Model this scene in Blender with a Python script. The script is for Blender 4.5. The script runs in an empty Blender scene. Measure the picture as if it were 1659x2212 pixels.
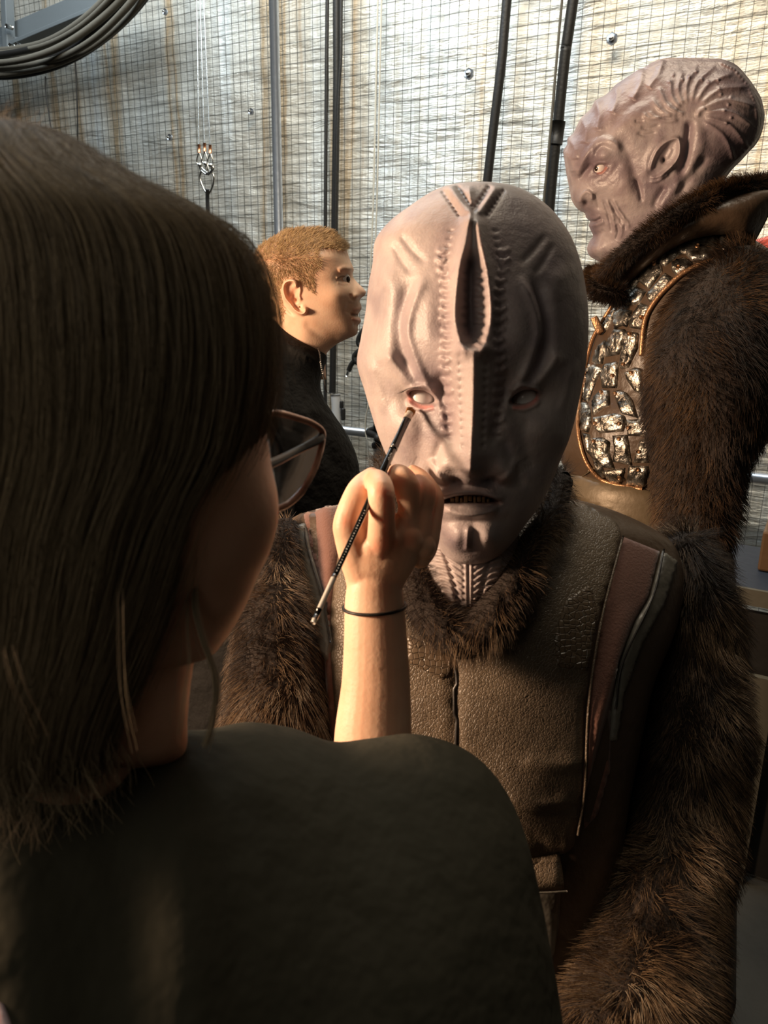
import bpy, math, random
import numpy as np
from mathutils import Vector, Matrix
from mathutils.bvhtree import BVHTree
from mathutils.geometry import delaunay_2d_cdt

rng = np.random.default_rng(7)
random.seed(7)
SC = bpy.context.scene
COL = SC.collection

# ------------------------------------------------------------------ camera
FPX, CX, CY = 1660.0, 829.5, 1106.0
PITCH = math.radians(15.7); ROLL = 0.014
CAM = np.array([0.0, 0.0, 1.60])
FW = np.array([0, math.cos(PITCH), -math.sin(PITCH)])
R0 = np.array([1.0, 0, 0]); U0 = np.array([0, math.sin(PITCH), math.cos(PITCH)])
RT = math.cos(ROLL)*R0 + math.sin(ROLL)*U0
UP = math.cos(ROLL)*U0 - math.sin(ROLL)*R0
def ray(px, py):
    px = np.asarray(px, float); py = np.asarray(py, float)
    return FW + RT*((px-CX)/FPX)[..., None] - UP*((py-CY)/FPX)[..., None]
def P(px, py, z):
    return CAM + ray(px, py)*np.asarray(z, float)[..., None]
def PL(pts):
    a = np.array(pts, float); return P(a[:, 0], a[:, 1], a[:, 2])
def project(v):
    d = np.asarray(v)-CAM; z = d@FW
    return CX+FPX*(d@RT)/z, CY-FPX*(d@UP)/z

camd = bpy.data.cameras.new('camera'); cam = bpy.data.objects.new('camera', camd); COL.objects.link(cam)
M = Matrix(((RT[0], UP[0], -FW[0], CAM[0]), (RT[1], UP[1], -FW[1], CAM[1]), (RT[2], UP[2], -FW[2], CAM[2]), (0, 0, 0, 1)))
cam.matrix_world = M
camd.sensor_fit = 'VERTICAL'; camd.sensor_height = 34.6; camd.lens = 34.6*FPX/2212
camd.clip_start = 0.02
camd.dof.use_dof = True; camd.dof.focus_distance = 1.15; camd.dof.aperture_fstop = 26.0/2.0
SC.camera = cam

class Frame:
    def __init__(s, px, py, z):
        s.o = P(px, py, z); w = CAM-s.o; s.w = w/np.linalg.norm(w)
        r = RT-(RT@s.w)*s.w; s.r = r/np.linalg.norm(r); s.u = np.cross(s.w, s.r)
    def at(s, px, py, c=0.0):
        d = ray(px, py)
        t = ((s.o-CAM)@s.w + c)/(d@s.w)
        return CAM+d*t[..., None]

# ------------------------------------------------------------------ curves / interpolation
def crom(pts, n):
    """Catmull-Rom through rows of pts, resampled to n samples (uniform in index)."""
    p = np.array(pts, float); k = len(p)
    if k == 2:
        t = np.linspace(0, 1, n)[:, None]; return p[0]*(1-t)+p[1]*t
    q = np.vstack([2*p[0]-p[1], p, 2*p[-1]-p[-2]])
    s = np.linspace(0, k-1, n); i = np.minimum(s.astype(int), k-2); t = (s-i)[:, None]
    a, b, c, d = q[i], q[i+1], q[i+2], q[i+3]
    return 0.5*((2*b)+(c-a)*t+(2*a-5*b+4*c-d)*t*t+(3*b-a-3*c+d)*t**3)
def resample(p, n):
    p = np.asarray(p, float); L = np.r_[0, np.cumsum(np.linalg.norm(np.diff(p, axis=0), axis=1))]
    s = np.linspace(0, L[-1], n)
    return np.stack([np.interp(s, L, p[:, k]) for k in range(p.shape[1])], 1)
def sstep(x, a=0., b=1.):
    t = np.clip((np.asarray(x, float)-a)/(b-a), 0, 1); return t*t*(3-2*t)
def polydist(x, y, poly, closed=False):
    """distance to a polyline and the parameter 0..1 along it"""
    p = np.array(poly, float)
    if closed: p = np.vstack([p, p[:1]])
    L = np.r_[0, np.cumsum(np.linalg.norm(np.diff(p, axis=0), axis=1))]; T = L[-1]
    best = np.full(x.shape, 1e9); par = np.zeros(x.shape)
    for i in range(len(p)-1):
        a, b = p[i], p[i+1]; d = b-a; q = d@d
        if q < 1e-12: continue
        t = np.clip(((x-a[0])*d[0]+(y-a[1])*d[1])/q, 0, 1)
        ds = np.hypot(x-a[0]-t*d[0], y-a[1]-t*d[1])
        m = ds < best; best = np.where(m, ds, best); par = np.where(m, (L[i]+t*(L[i+1]-L[i]))/T, par)
    return best, par
def inside(x, y, poly):
    p = np.array(poly, float); r = np.zeros(x.shape, bool); j = len(p)-1
    for i in range(len(p)):
        c = ((p[i, 1] > y) != (p[j, 1] > y)) & (x < (p[j, 0]-p[i, 0])*(y-p[i, 1])/(p[j, 1]-p[i, 1]+1e-12)+p[i, 0])
        r ^= c; j = i
    return r
def rid(x, y, poly, amp, sig, p=2., taper=0.15, smooth=True):
    q = crom(poly, 6*len(poly)) if smooth and len(poly) > 2 else poly
    d, t = polydist(x, y, q)
    tp = np.ones_like(t) if taper <= 0 else sstep(t, 0, taper)*(1-sstep(t, 1-taper, 1))
    return amp*tp*np.exp(-(d/sig)**p)
def bmp(x, y, cx, cy, sx, sy, amp, rot=0.):
    c, s = math.cos(rot), math.sin(rot); dx, dy = x-cx, y-cy
    return amp*np.exp(-((dx*c+dy*s)/sx)**2-((-dx*s+dy*c)/sy)**2)

# ------------------------------------------------------------------ mesh helpers
def link(o, parent=None):
    COL.objects.link(o)
    if parent is not None: o.parent = parent
    return o
def mesh(name, v, f, mat, parent=None, smooth=True, cols=None):
    v = np.asarray(v, float)
    base = np.array(parent_world(parent)) if parent is not None else v.mean(0)
    me = bpy.data.meshes.new(name)
    me.from_pydata((v-base).tolist(), [], [tuple(int(i) for i in q) for q in f]); me.update()
    if mat is not None: me.materials.append(mat)
    if smooth: me.shade_smooth()
    if cols is not None:
        a = me.color_attributes.new('paint', 'FLOAT_COLOR', 'POINT')
        c = np.ones((len(v), 4)); c[:, :3] = cols; a.data.foreach_set('color', c.ravel())
    o = bpy.data.objects.new(name, me)
    if parent is None: o.location = base
    return link(o, parent)
def parent_world(p):
    l = Vector((0, 0, 0))
    while p is not None:
        l = l+Vector(p.location); p = p.parent
    return l
def tag(o, label=None, cat=None, group=None, kind=None):
    if label: o['label'] = label
    if cat: o['category'] = cat
    if group: o['group'] = group
    if kind: o['kind'] = kind
    return o
def empty(name, loc, label, cat, group=None):
    o = bpy.data.objects.new(name, None); o.location = loc; o.empty_display_size = 0.05; COL.objects.link(o)
    return tag(o, label, cat, group)
def grid_faces(n, m, closed=True, off=0):
    f = []
    mm = m if closed else m-1
    for i in range(n-1):
        a = i*m+off; b = a+m
        for j in range(mm):
            k = (j+1) % m
            f.append((a+j, b+j, b+k, a+k))
    return f
def tube(pts, r, seg=10, n=None, flat=None, caps=True, ends=0.0):
    """swept tube; r scalar or list per control point; flat=(scale, refdir) squashes along refdir"""
    p = np.array(pts, float)
    rr = np.full(len(p), r, float) if np.isscalar(r) else np.array(r, float)
    if n is None: n = max(2, (len(p)-1)*6+1) if len(p) > 2 else 2
    q = crom(np.c_[p, rr], n); p = q[:, :3]; rr = np.maximum(q[:, 3], 1e-4)
    if ends > 0:   # rounded caps
        def cap(c, d, r0):
            out = []
            for a in (0.0, 0.35, 0.65, 0.88):
                out.append((c+d*r0*ends*math.cos(a*math.pi/2), max(r0*math.sin(a*math.pi/2), r0*.02)))
            return out
        d0 = p[0]-p[1]; d0 /= np.linalg.norm(d0); d1 = p[-1]-p[-2]; d1 /= np.linalg.norm(d1)
        A = cap(p[0], d0, rr[0]); B = cap(p[-1], d1, rr[-1])[::-1]
        p = np.vstack([[a[0] for a in A], p, [b[0] for b in B]]); rr = np.r_[[a[1] for a in A], rr, [b[1] for b in B]]
        n = len(p)
    T = np.gradient(p, axis=0); T /= np.linalg.norm(T, axis=1)[:, None]+1e-12
    ref = np.array([0, 0, 1.]) if abs(T[0, 2]) < .9 else np.array([1., 0, 0])
    N = np.zeros_like(p); x = ref-(ref@T[0])*T[0]; N[0] = x/np.linalg.norm(x)
    for i in range(1, n):
        x = N[i-1]-(N[i-1]@T[i])*T[i]; N[i] = x/(np.linalg.norm(x)+1e-12)
    B = np.cross(T, N)
    a = np.linspace(0, 2*math.pi, seg, endpoint=False)
    off = (np.cos(a)[None, :, None]*N[:, None]+np.sin(a)[None, :, None]*B[:, None])*rr[:, None, None]
    if flat is not None:
        s, d = flat; d = np.array(d, float); d /= np.linalg.norm(d)
        off = off+(s-1)*(off@d)[..., None]*d
    v = (p[:, None]+off).reshape(-1, 3)
    f = grid_faces(n, seg)
    if caps: f += [tuple(range(seg))[::-1], tuple((n-1)*seg+k for k in range(seg))]
    return v, f
def join(parts):
    vs, fs, o = [], [], 0
    for v, f in parts:
        vs.append(np.asarray(v)); fs += [tuple(i+o for i in q) for q in f]; o += len(v)
    return np.vstack(vs), fs
def ball(c, r, nu=16, nv=10, axes=None):
    c = np.array(c, float); r = np.array([r, r, r]) if np.isscalar(r) else np.array(r, float)
    ax = np.eye(3) if axes is None else np.array(axes)
    v = [c+ax[2]*r[2]]
    for i in range(1, nv):
        t = math.pi*i/nv
        for j in range(nu):
            a = 2*math.pi*j/nu
            v.append(c+ax[0]*r[0]*math.sin(t)*math.cos(a)+ax[1]*r[1]*math.sin(t)*math.sin(a)+ax[2]*r[2]*math.cos(t))
    v.append(c-ax[2]*r[2]); f = [(0, 1+j, 1+(j+1) % nu) for j in range(nu)]
    for i in range(nv-2):
        a = 1+i*nu
        f += [(a+j, a+nu+j, a+nu+(j+1) % nu, a+(j+1) % nu) for j in range(nu)]
    a = 1+(nv-2)*nu; e = len(v)-1
    f += [(a+j, e, a+(j+1) % nu) for j in range(nu)]
    return np.array(v), f
def box(c, s, ax=None):
    ax = np.eye(3) if ax is None else np.array(ax); c = np.array(c, float)
    v = [c+ax[0]*s[0]*i/2+ax[1]*s[1]*j/2+ax[2]*s[2]*k/2 for i in (-1, 1) for j in (-1, 1) for k in (-1, 1)]
    return np.array(v), [(0, 1, 3, 2), (4, 6, 7, 5), (0, 4, 5, 1), (2, 3, 7, 6), (0, 2, 6, 4), (1, 5, 7, 3)]
def bevel(o, w=0.003, seg=2):
    m = o.modifiers.new('bevel', 'BEVEL'); m.width = w; m.segments = seg; m.limit_method = 'ANGLE'; return o
def loft(fr, st, n, m, feat=None, Rpx=None, pw=0.5, coff=None, both=False, spacing=None, wexp=1.0):
    """solid between outline A and outline B (pixels of the frame's plane): stations (ax,ay,bx,by,Wfront,Wback).
    Rpx: thickness grows with the distance from the outline (rounded slab), else elliptical."""
    s = np.array(st, float)
    q = crom(s, n) if spacing is None else np.stack([np.interp(spacing, np.linspace(0, 1, len(s)), s[:, k]) for k in range(s.shape[1])], 1)
    n = len(q)
    A = fr.at(q[:, 0], q[:, 1]); B = fr.at(q[:, 2], q[:, 3])
    mid = (A+B)/2; half = (A-B)/2
    th = np.linspace(0, math.pi, m)
    full = np.r_[th, -th[1:-1][::-1]]          # front half then back half
    cs, sn = np.cos(full), np.sin(full)
    base = mid[:, None]+half[:, None]*cs[None, :, None]
    px, py = project(base.reshape(-1, 3))
    outline = np.vstack([q[:, 0:2], q[::-1, 2:4]])
    if Rpx is not None:
        oc = outline[::max(1, n//150)]
        x0, y0 = oc.min(0)-12; x1, y1 = oc.max(0)+12; stp = 2.5
        gx = np.arange(x0, x1, stp); gy = np.arange(y0, y1, stp); GX, GY = np.meshgrid(gx, gy)
        D, _ = polydist(GX.ravel(), GY.ravel(), oc, closed=True); D = D*inside(GX.ravel(), GY.ravel(), oc)
        Fd = ((1-(1-np.clip(D/Rpx, 0, 1))**2)**pw).reshape(GX.shape)
        for _ in range(16):
            for axx in (0, 1): Fd = .5*Fd+.25*(np.roll(Fd, 1, axx)+np.roll(Fd, -1, axx))
        fx = np.clip((px-x0)/stp, 0, len(gx)-1.001); fy = np.clip((py-y0)/stp, 0, len(gy)-1.001); ix = fx.astype(int); iy = fy.astype(int); fx -= ix; fy -= iy
        g = Fd[iy, ix]*(1-fx)*(1-fy)+Fd[iy, ix+1]*fx*(1-fy)+Fd[iy+1, ix]*(1-fx)*fy+Fd[iy+1, ix+1]*fx*fy
        d, _ = polydist(px, py, oc, closed=True)
        g = (g*np.sqrt(1-(1-np.clip(d/(.09*Rpx), 0, 1))**2)).reshape(n, -1)
        g = g*np.minimum(1, np.abs(sn)*30)[None, :]
    else:
        g = np.abs(sn)[None, :]**(2*pw)*np.ones((n, 1))
    W = np.where(sn[None, :] >= 0, q[:, 4][:, None], -q[:, 5][:, None])
    w = g*W
    if coff is not None: w = w+coff(q)[:, None]
    V = base+fr.w*w[..., None]
    if feat is not None:
        x, y = project((V if not both else base+fr.w*(g*q[:, 4][:, None])[..., None]).reshape(-1, 3))
        x = x.reshape(n, -1); y = y.reshape(n, -1)
        dsp = feat(x, y)
        fade = sstep(np.abs(g), 0.0, 0.35)
        if both: dsp = dsp*fade*np.sign(sn)[None, :]
        else: dsp = dsp*fade*(sn[None, :] > 0)
        V = V+fr.w*dsp[..., None]
    mm = len(full)
    v = V.reshape(-1, 3); f = grid_faces(n, mm)
    # the ring runs front-left ... so outward faces need reversing
    f = [t[::-1] for t in f]
    f += [tuple(range(mm)), tuple((n-1)*mm+k for k in range(mm))[::-1]]
    return v, f
def blob(name, parts, vox, it, mat, parent, fac=0.5, cols=None, dec=None):
    v, f = join(parts)
    me = bpy.data.meshes.new('tmp'); me.from_pydata(v.tolist(), [], f); me.update()
    o = bpy.data.objects.new('tmp', me); COL.objects.link(o)
    r = o.modifiers.new('r', 'REMESH'); r.mode = 'VOXEL'; r.voxel_size = vox
    s = o.modifiers.new('s', 'SMOOTH'); s.factor = fac; s.iterations = it
    dg = bpy.context.evaluated_depsgraph_get(); ev = o.evaluated_get(dg)
    m2 = bpy.data.meshes.new_from_object(ev)
    nv = np.zeros(len(m2.vertices)*3); m2.vertices.foreach_get('co', nv); nv = nv.reshape(-1, 3)
    fs = [tuple(p.vertices) for p in m2.polygons]
    bpy.data.objects.remove(o); bpy.data.meshes.remove(me); bpy.data.meshes.remove(m2)
    c = cols(nv) if cols is not None else None
    if name is None: return nv, fs
    return mesh(name, nv, fs, mat, parent, cols=c), nv, fs
def tris(v, f):
    t = []
    for q in f:
        for k in range(1, len(q)-1): t.append((q[0], q[k], q[k+1]))
    return np.array(t)
def bvh(v, f): return BVHTree.FromPolygons([Vector(x) for x in v], [tuple(q) for q in f])
def cast(tree, px, py, fallback=None):
    d = ray(px, py); d = Vector(d/np.linalg.norm(d)); h = tree.ray_cast(Vector(CAM), d)
    if h[0] is None:
        if fallback is None: return None
        q = Vector(P(px, py, fallback)); h = tree.find_nearest(q)
        n = h[1]; return np.array(h[0]), np.array(n)
    n = np.array(h[1]); 
    if n@np.array(d) > 0: n = -n
    return np.array(h[0]), n
def drape(poly, tree, off=0.002, step=8, edge=6, z=0.8, lift=0.0, hfun=None):
    """a panel lying on a body: closed pixel outline carried onto the surface, with its own thickness and rounded edge"""
    p = np.array(poly, float); p = np.vstack([p, p[:1]]); L = np.linalg.norm(np.diff(p, axis=0), axis=1).sum()
    b = resample(p, max(8, int(L/step)+1))[:-1]
    x0, y0 = b.min(0); x1, y1 = b.max(0)
    gx, gy = np.meshgrid(np.arange(x0+step*.5, x1, step), np.arange(y0+step*.5, y1, step)); gx = gx.ravel(); gy = gy.ravel()
    gx = gx+(rng.random(gx.size)-.5)*step*.3
    d, _ = polydist(gx, gy, b, closed=True); k = inside(gx, gy, b) & (d > step*.45)
    pts = np.vstack([b, np.c_[gx[k], gy[k]]]); nb = len(b)
    out = delaunay_2d_cdt([Vector(q) for q in pts], [(i, (i+1) % nb) for i in range(nb)], [], 1, 1e-5)
    pv = np.array([tuple(q) for q in out[0]]); fs = out[2]
    dd, _ = polydist(pv[:, 0], pv[:, 1], b, closed=True)
    top, bot = [], []
    for (x, y), q in zip(pv, dd):
        h, n = cast(tree, x, y, z)
        e = off*(0.25+0.75*math.sqrt(max(0, 1-(1-min(q/edge, 1))**2)))
        if hfun is not None: e += hfun(x, y)*min(q/edge, 1)
        top.append(h+n*(e+lift)); bot.append(h-n*0.004)
    N = len(pv); v = np.vstack([top, bot])
    f = []
    ed = {}
    for q in fs:
        a = v[list(q)]; nn = np.cross(a[1]-a[0], a[2]-a[0])
        if nn@(a[0]-CAM) > 0: q = q[::-1]
        f.append(tuple(q))
        for i in range(len(q)):
            e = (q[i], q[(i+1) % len(q)]); ed[e] = 1
    for (a, b2) in list(ed):
        if (b2, a) not in ed: f.append((b2, a, a+N, b2+N))
    f += [tuple(i+N for i in q[::-1]) for q in list(f) if max(q) < N]
    return v, f
def drape_line(pts, tree, lift=0.001, n=40, z=0.8):
    q = crom(pts, n); out = []
    for x, y in q:
        h, nn = cast(tree, x, y, z); out.append(h+nn*lift)
    return np.array(out)

# ------------------------------------------------------------------ strands
def strands(name, pts, rad, mat, parent=None, taper=0.75):
    N, K = pts.shape[:2]
    base = np.array(parent_world(parent)) if parent is not None else pts.reshape(-1, 3).mean(0)
    hc = bpy.data.hair_curves.new(name); hc.add_curves([K]*N)
    hc.points.foreach_set('position', (pts-base).astype(np.float32).ravel())
    r = (np.broadcast_to(np.asarray(rad, float).reshape(-1, 1), (N, 1))*np.linspace(1, 1-taper, K)[None]).astype(np.float32)
    hc.points.foreach_set('radius', r.ravel())
    hc.materials.append(mat)
    o = bpy.data.objects.new(name, hc)
    if parent is None: o.location = base
    return link(o, parent)
def sample(v, f, n, keep=None):
    t = tris(v, f); a, b, c = v[t[:, 0]], v[t[:, 1]], v[t[:, 2]]
    cr = np.cross(b-a, c-a); ar = np.linalg.norm(cr, axis=1)
    if keep is not None:
        cc = (a+b+c)/3; ar = ar*keep(cc)
    i = rng.choice(len(t), n, p=ar/ar.sum()); u = rng.random(n); w = rng.random(n)
    s = np.sqrt(u); p = (1-s)[:, None]*a[i]+(s*(1-w))[:, None]*b[i]+(s*w)[:, None]*c[i]
    nn = cr[i]/(np.linalg.norm(cr[i], axis=1)[:, None]+1e-12)
    return p, nn
def vnoise(p, scale, seed=0):
    """cheap smooth vector noise built from sines"""
    r = np.random.default_rng(seed); out = np.zeros_like(p)
    for k in range(5):
        d = r.normal(size=(3, 3))*scale*(1+.5*k); ph = r.random(3)*6.28
        out += np.sin(p@d+ph)/(1+.4*k)
    return out/2.5
def fur(name, v, f, n, length, mat, parent, flow=(0, 0, -1), lay=0.9, rad=0.00022, keep=None, clump=0.6, K=5, seed=1, outward=None):
    p, nn = sample(v, f, n, keep)
    if outward is not None: nn = np.where(((nn*(p-outward(p))).sum(1) < 0)[:, None], -nn, nn)
    fl = np.array(flow, float)[None] if np.ndim(flow) == 1 else flow(p)
    fl = fl-(fl*nn).sum(1)[:, None]*nn
    nz = vnoise(p, 28, seed)*clump+vnoise(p, 90, seed+1)*clump*.5+rng.normal(size=p.shape)*.22
    d = nn*1.0+fl*lay+nz*.55; d /= np.linalg.norm(d, axis=1)[:, None]
    L = length*(0.55+0.6*rng.random(n))*(1+.3*vnoise(p, 20, seed+2)[:, 0])
    t = np.linspace(0, 1, K)
    d2 = d+fl*lay*.8+nz*.3; d2 /= np.linalg.norm(d2, axis=1)[:, None]
    pts = p[:, None]-nn[:, None]*.002+(d[:, None]*(t-t*t*.5)[None, :, None]+d2[:, None]*(t*t*.5)[None, :, None])*L[:, None, None]
    return strands(name, pts, np.full(n, rad), mat, parent)
def orient(v, f):
    """outward-facing faces by signed volume"""
    t = tris(v, f); c = v.mean(0)
    vol = np.einsum('ij,ij->i', v[t[:, 0]]-c, np.cross(v[t[:, 1]]-c, v[t[:, 2]]-c)).sum()
    return (v, f) if vol > 0 else (v, [tuple(q[::-1]) for q in f])

# ------------------------------------------------------------------ materials
def mat(name, col, rough=.6, metal=0., spec=None, sss=0., sssr=(.01, .004, .002), sheen=0., coat=0.):
    m = bpy.data.materials.new(name); m.use_nodes = True
    b = m.node_tree.nodes['Principled BSDF']
    b.inputs['Base Color'].default_value = (*col, 1); b.inputs['Roughness'].default_value = rough
    b.inputs['Metallic'].default_value = metal
    if spec is not None: b.inputs['Specular IOR Level'].default_value = spec
    if sss: b.inputs['Subsurface Weight'].default_value = sss; b.inputs['Subsurface Radius'].default_value = sssr; b.inputs['Subsurface Scale'].default_value = 1.0
    if sheen: b.inputs['Sheen Weight'].default_value = sheen
    if coat: b.inputs['Coat Weight'].default_value = coat
    return m
def nd(m, t, **kw):
    n = m.node_tree.nodes.new(t)
    for k, val in kw.items():
        if k.startswith('_'): setattr(n, k[1:], val)
        else: n.inputs[k.replace('__', ' ')].default_value = val
    return n
def lk(m, a, ao, b, bi): m.node_tree.links.new(a.outputs[ao], b.inputs[bi])
def coords(m, scale=(1, 1, 1), rot=(0, 0, 0)):
    tc = nd(m, 'ShaderNodeTexCoord'); mp = nd(m, 'ShaderNodeMapping')
    mp.inputs['Scale'].default_value = scale; mp.inputs['Rotation'].default_value = rot
    lk(m, tc, 'Object', mp, 'Vector'); return mp
def ramp(m, src, out, stops):
    r = nd(m, 'ShaderNodeValToRGB'); e = r.color_ramp.elements
    while len(e) < len(stops): e.new(.5)
    for k, (p, c) in enumerate(stops): e[k].position = p; e[k].color = (*c, 1) if len(c) == 3 else c
    lk(m, src, out, r, 'Fac'); return r
def bsdf(m): return m.node_tree.nodes['Principled BSDF']
def addbump(m, src, out, dist, strength=1., prev=None):
    b = nd(m, 'ShaderNodeBump'); b.inputs['Distance'].default_value = dist; b.inputs['Strength'].default_value = strength
    lk(m, src, out, b, 'Height')
    if prev is not None: lk(m, prev, 'Normal', b, 'Normal')
    lk(m, b, 'Normal', bsdf(m), 'Normal'); return b
def noisebump(m, scale, dist, vec=None, detail=4, prev=None, strength=1.):
    n = nd(m, 'ShaderNodeTexNoise', Scale=scale, Detail=detail)
    vec = vec or coords(m); lk(m, vec, 0, n, 'Vector')
    return addbump(m, n, 'Fac', dist, strength, prev)
def tint(m, stops, scale, vec=None, detail=5, paint=False):
    n = nd(m, 'ShaderNodeTexNoise', Scale=scale, Detail=detail); vec = vec or coords(m); lk(m, vec, 0, n, 'Vector')
    r = ramp(m, n, 'Fac', stops)
    if paint:
        a = nd(m, 'ShaderNodeVertexColor', _layer_name='paint'); x = nd(m, 'ShaderNodeMix', _data_type='RGBA', _blend_type='MULTIPLY')
        x.inputs[0].default_value = 1
        lk(m, r, 'Color', x, 6); lk(m, a, 'Color', x, 7); m.node_tree.links.new(x.outputs[2], bsdf(m).inputs['Base Color'])
    else: lk(m, r, 'Color', bsdf(m), 'Base Color')
    return r

MALIEN = mat('makeup_grey', (.4, .35, .35), .47, sss=.12, sssr=(.006, .003, .002), spec=.4)
tint(MALIEN, [(.28, (.22, .175, .19)), (.43, (.36, .30, .30)), (.6, (.46, .39, .375)), (.78, (.30, .24, .26))], 17, paint=True)
v_ = nd(MALIEN, 'ShaderNodeTexVoronoi', Scale=520.0); c_ = coords(MALIEN); lk(MALIEN, c_, 0, v_, 'Vector')
b_ = addbump(MALIEN, v_, 'Distance', .0004, .35); noisebump(MALIEN, 90, .0018, c_, 5, b_, .6)
MALIEN2 = mat('makeup_mauve', (.3, .25, .27), .42, sss=.12, sssr=(.006, .003, .002), spec=.45)
tint(MALIEN2, [(.25, (.15, .11, .13)), (.45, (.25, .20, .215)), (.62, (.36, .305, .31)), (.8, (.20, .15, .175))], 16, paint=True)
c_ = coords(MALIEN2); noisebump(MALIEN2, 70, .003, c_, 6, None, .7)
MSKIN = mat('skin', (.72, .42, .28), .48, sss=.2, sssr=(.012, .005, .003), spec=.4)
tint(MSKIN, [(.3, (.74, .45, .30)), (.5, (.82, .53, .37)), (.75, (.86, .59, .42))], 30, paint=True); noisebump(MSKIN, 260, .0006, None, 4, None, .5)
MFUR = mat('fur_brown', (.1, .05, .02), .45, spec=.3)
hi = nd(MFUR, 'ShaderNodeHairInfo'); cc = coords(MFUR); no = nd(MFUR, 'ShaderNodeTexNoise', Scale=11.0, Detail=4.0); lk(MFUR, cc, 0, no, 'Vector')
ad = nd(MFUR, 'ShaderNodeMath', _operation='MULTIPLY_ADD'); ad.inputs[1].default_value = .34; lk(MFUR, hi, 'Random', ad, 0)
sb = nd(MFUR, 'ShaderNodeMath', _operation='SUBTRACT'); sb.inputs[1].default_value = .17; lk(MFUR, no, 'Fac', sb, 0); lk(MFUR, sb, 'Value', ad, 2)
r_ = ramp(MFUR, ad, 'Value', [(.34, (.022, .014, .010)), (.46, (.055, .034, .021)), (.56, (.13, .080, .044)), (.68, (.28, .18, .10)), (.82, (.42, .34, .25))])
lk(MFUR, r_, 'Color', bsdf(MFUR), 'Base Color')
MFURD = mat('fur_dark', (.04, .022, .012), .5, spec=.25)
hi = nd(MFURD, 'ShaderNodeHairInfo'); cc = coords(MFURD); no = nd(MFURD, 'ShaderNodeTexNoise', Scale=9.0, Detail=4.0); lk(MFURD, cc, 0, no, 'Vector')
ad = nd(MFURD, 'ShaderNodeMath', _operation='MULTIPLY_ADD'); ad.inputs[1].default_value = .3; lk(MFURD, hi, 'Random', ad, 0)
sb = nd(MFURD, 'ShaderNodeMath', _operation='SUBTRACT'); sb.inputs[1].default_value = .15; lk(MFURD, no, 'Fac', sb, 0); lk(MFURD, sb, 'Value', ad, 2)
r_ = ramp(MFURD, ad, 'Value', [(.36, (.012, .008, .006)), (.5, (.034, .019, .011)), (.62, (.075, .04, .018)), (.8, (.15, .085, .04))])
lk(MFURD, r_, 'Color', bsdf(MFURD), 'Base Color')
MPELT = mat('fur_backing', (.02, .012, .008), .9)
noisebump(MPELT, 60, .01)
MHAIRD = mat('hair_brown', (.10, .062, .034), .42, spec=.35)
hi = nd(MHAIRD, 'ShaderNodeHairInfo'); r_ = ramp(MHAIRD, hi, 'Random', [(.0, (.13, .097, .064)), (.5, (.23, .175, .115)), (1., (.46, .35, .22))]); lk(MHAIRD, r_, 'Color', bsdf(MHAIRD), 'Base Color')
MHAIRB = mat('hair_blond', (.42, .24, .09), .5, spec=.3)
hi = nd(MHAIRB, 'ShaderNodeHairInfo'); r_ = ramp(MHAIRB, hi, 'Random', [(.0, (.26, .165, .085)), (.5, (.44, .31, .165)), (1., (.62, .47, .27))]); lk(MHAIRB, r_, 'Color', bsdf(MHAIRB), 'Base Color')
MSHIRT = mat('black_cotton', (.040, .037, .027), .95, spec=.1)
noisebump(MSHIRT, 25, .012, None, 3, None, .5)
MBLACK = mat('black_knit', (.012, .011, .010), .85, spec=.2); noisebump(MBLACK, 30, .01, None, 3)
MTUNIC = mat('tunic_leather', (.12, .085, .055), .48, spec=.5)
c_ = coords(MTUNIC); v_ = nd(MTUNIC, 'ShaderNodeTexVoronoi', Scale=330.0, _feature='DISTANCE_TO_EDGE'); lk(MTUNIC, c_, 0, v_, 'Vector')
rr_ = ramp(MTUNIC, v_, 'Distance', [(.0, (0, 0, 0)), (.16, (1, 1, 1))]); b_ = addbump(MTUNIC, rr_, 'Color', .0006, .6)
noisebump(MTUNIC, 40, .004, c_, 3, b_, .5); tint(MTUNIC, [(.3, (.085, .062, .042)), (.55, (.15, .11, .073)), (.8, (.11, .08, .05))], 14, c_)
MCROC = mat('croc_leather', (.12, .085, .055), .36, spec=.5)
c_ = coords(MCROC); v_ = nd(MCROC, 'ShaderNodeTexVoronoi', Scale=190.0, _feature='DISTANCE_TO_EDGE', Randomness=.5); lk(MCROC, c_, 0, v_, 'Vector')
rr_ = ramp(MCROC, v_, 'Distance', [(.0, (0, 0, 0)), (.12, (1, 1, 1))]); b_ = addbump(MCROC, rr_, 'Color', .0012, .8)
MCLOTH = mat('brown_cloth', (.16, .075, .055), .75, spec=.2, sheen=.3); noisebump(MCLOTH, 400, .0006)
MSTRAP = mat('grey_leather', (.13, .12, .10), .42, spec=.5); noisebump(MSTRAP, 45, .004, None, 3, None, .6)
MLEATH = mat('dark_leather', (.075, .048, .03), .38, spec=.5); noisebump(MLEATH, 60, .003, None, 4, None, .6)
MBELT = mat('bronze_leather', (.15, .112, .068), .45, metal=.2); noisebump(MBELT, 35, .004, None, 4, None, .5)
MTRIM = mat('copper_trim', (.42, .23, .12), .35, metal=.7); noisebump(MTRIM, 300, .001)
MPLATE = mat('armour_plate', (.4, .36, .3), .3, metal=.9)
tint(MPLATE, [(.3, (.035, .03, .026)), (.48, (.22, .20, .17)), (.6, (.58, .55, .50)), (.8, (.40, .36, .30))], 60)
c_ = coords(MPLATE); noisebump(MPLATE, 85, .006, c_, 6, None, .8)
MSTEEL = mat('galvanised_steel', (.50, .53, .58), .32, metal=.85); noisebump(MSTEEL, 30, .001)
MGIRD = mat('grey_painted_steel', (.16, .18, .19), .5, metal=.2); noisebump(MGIRD, 30, .001)
MZINC = mat('zinc', (.62, .62, .6), .25, metal=1.); noisebump(MZINC, 80, .0006)
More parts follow.
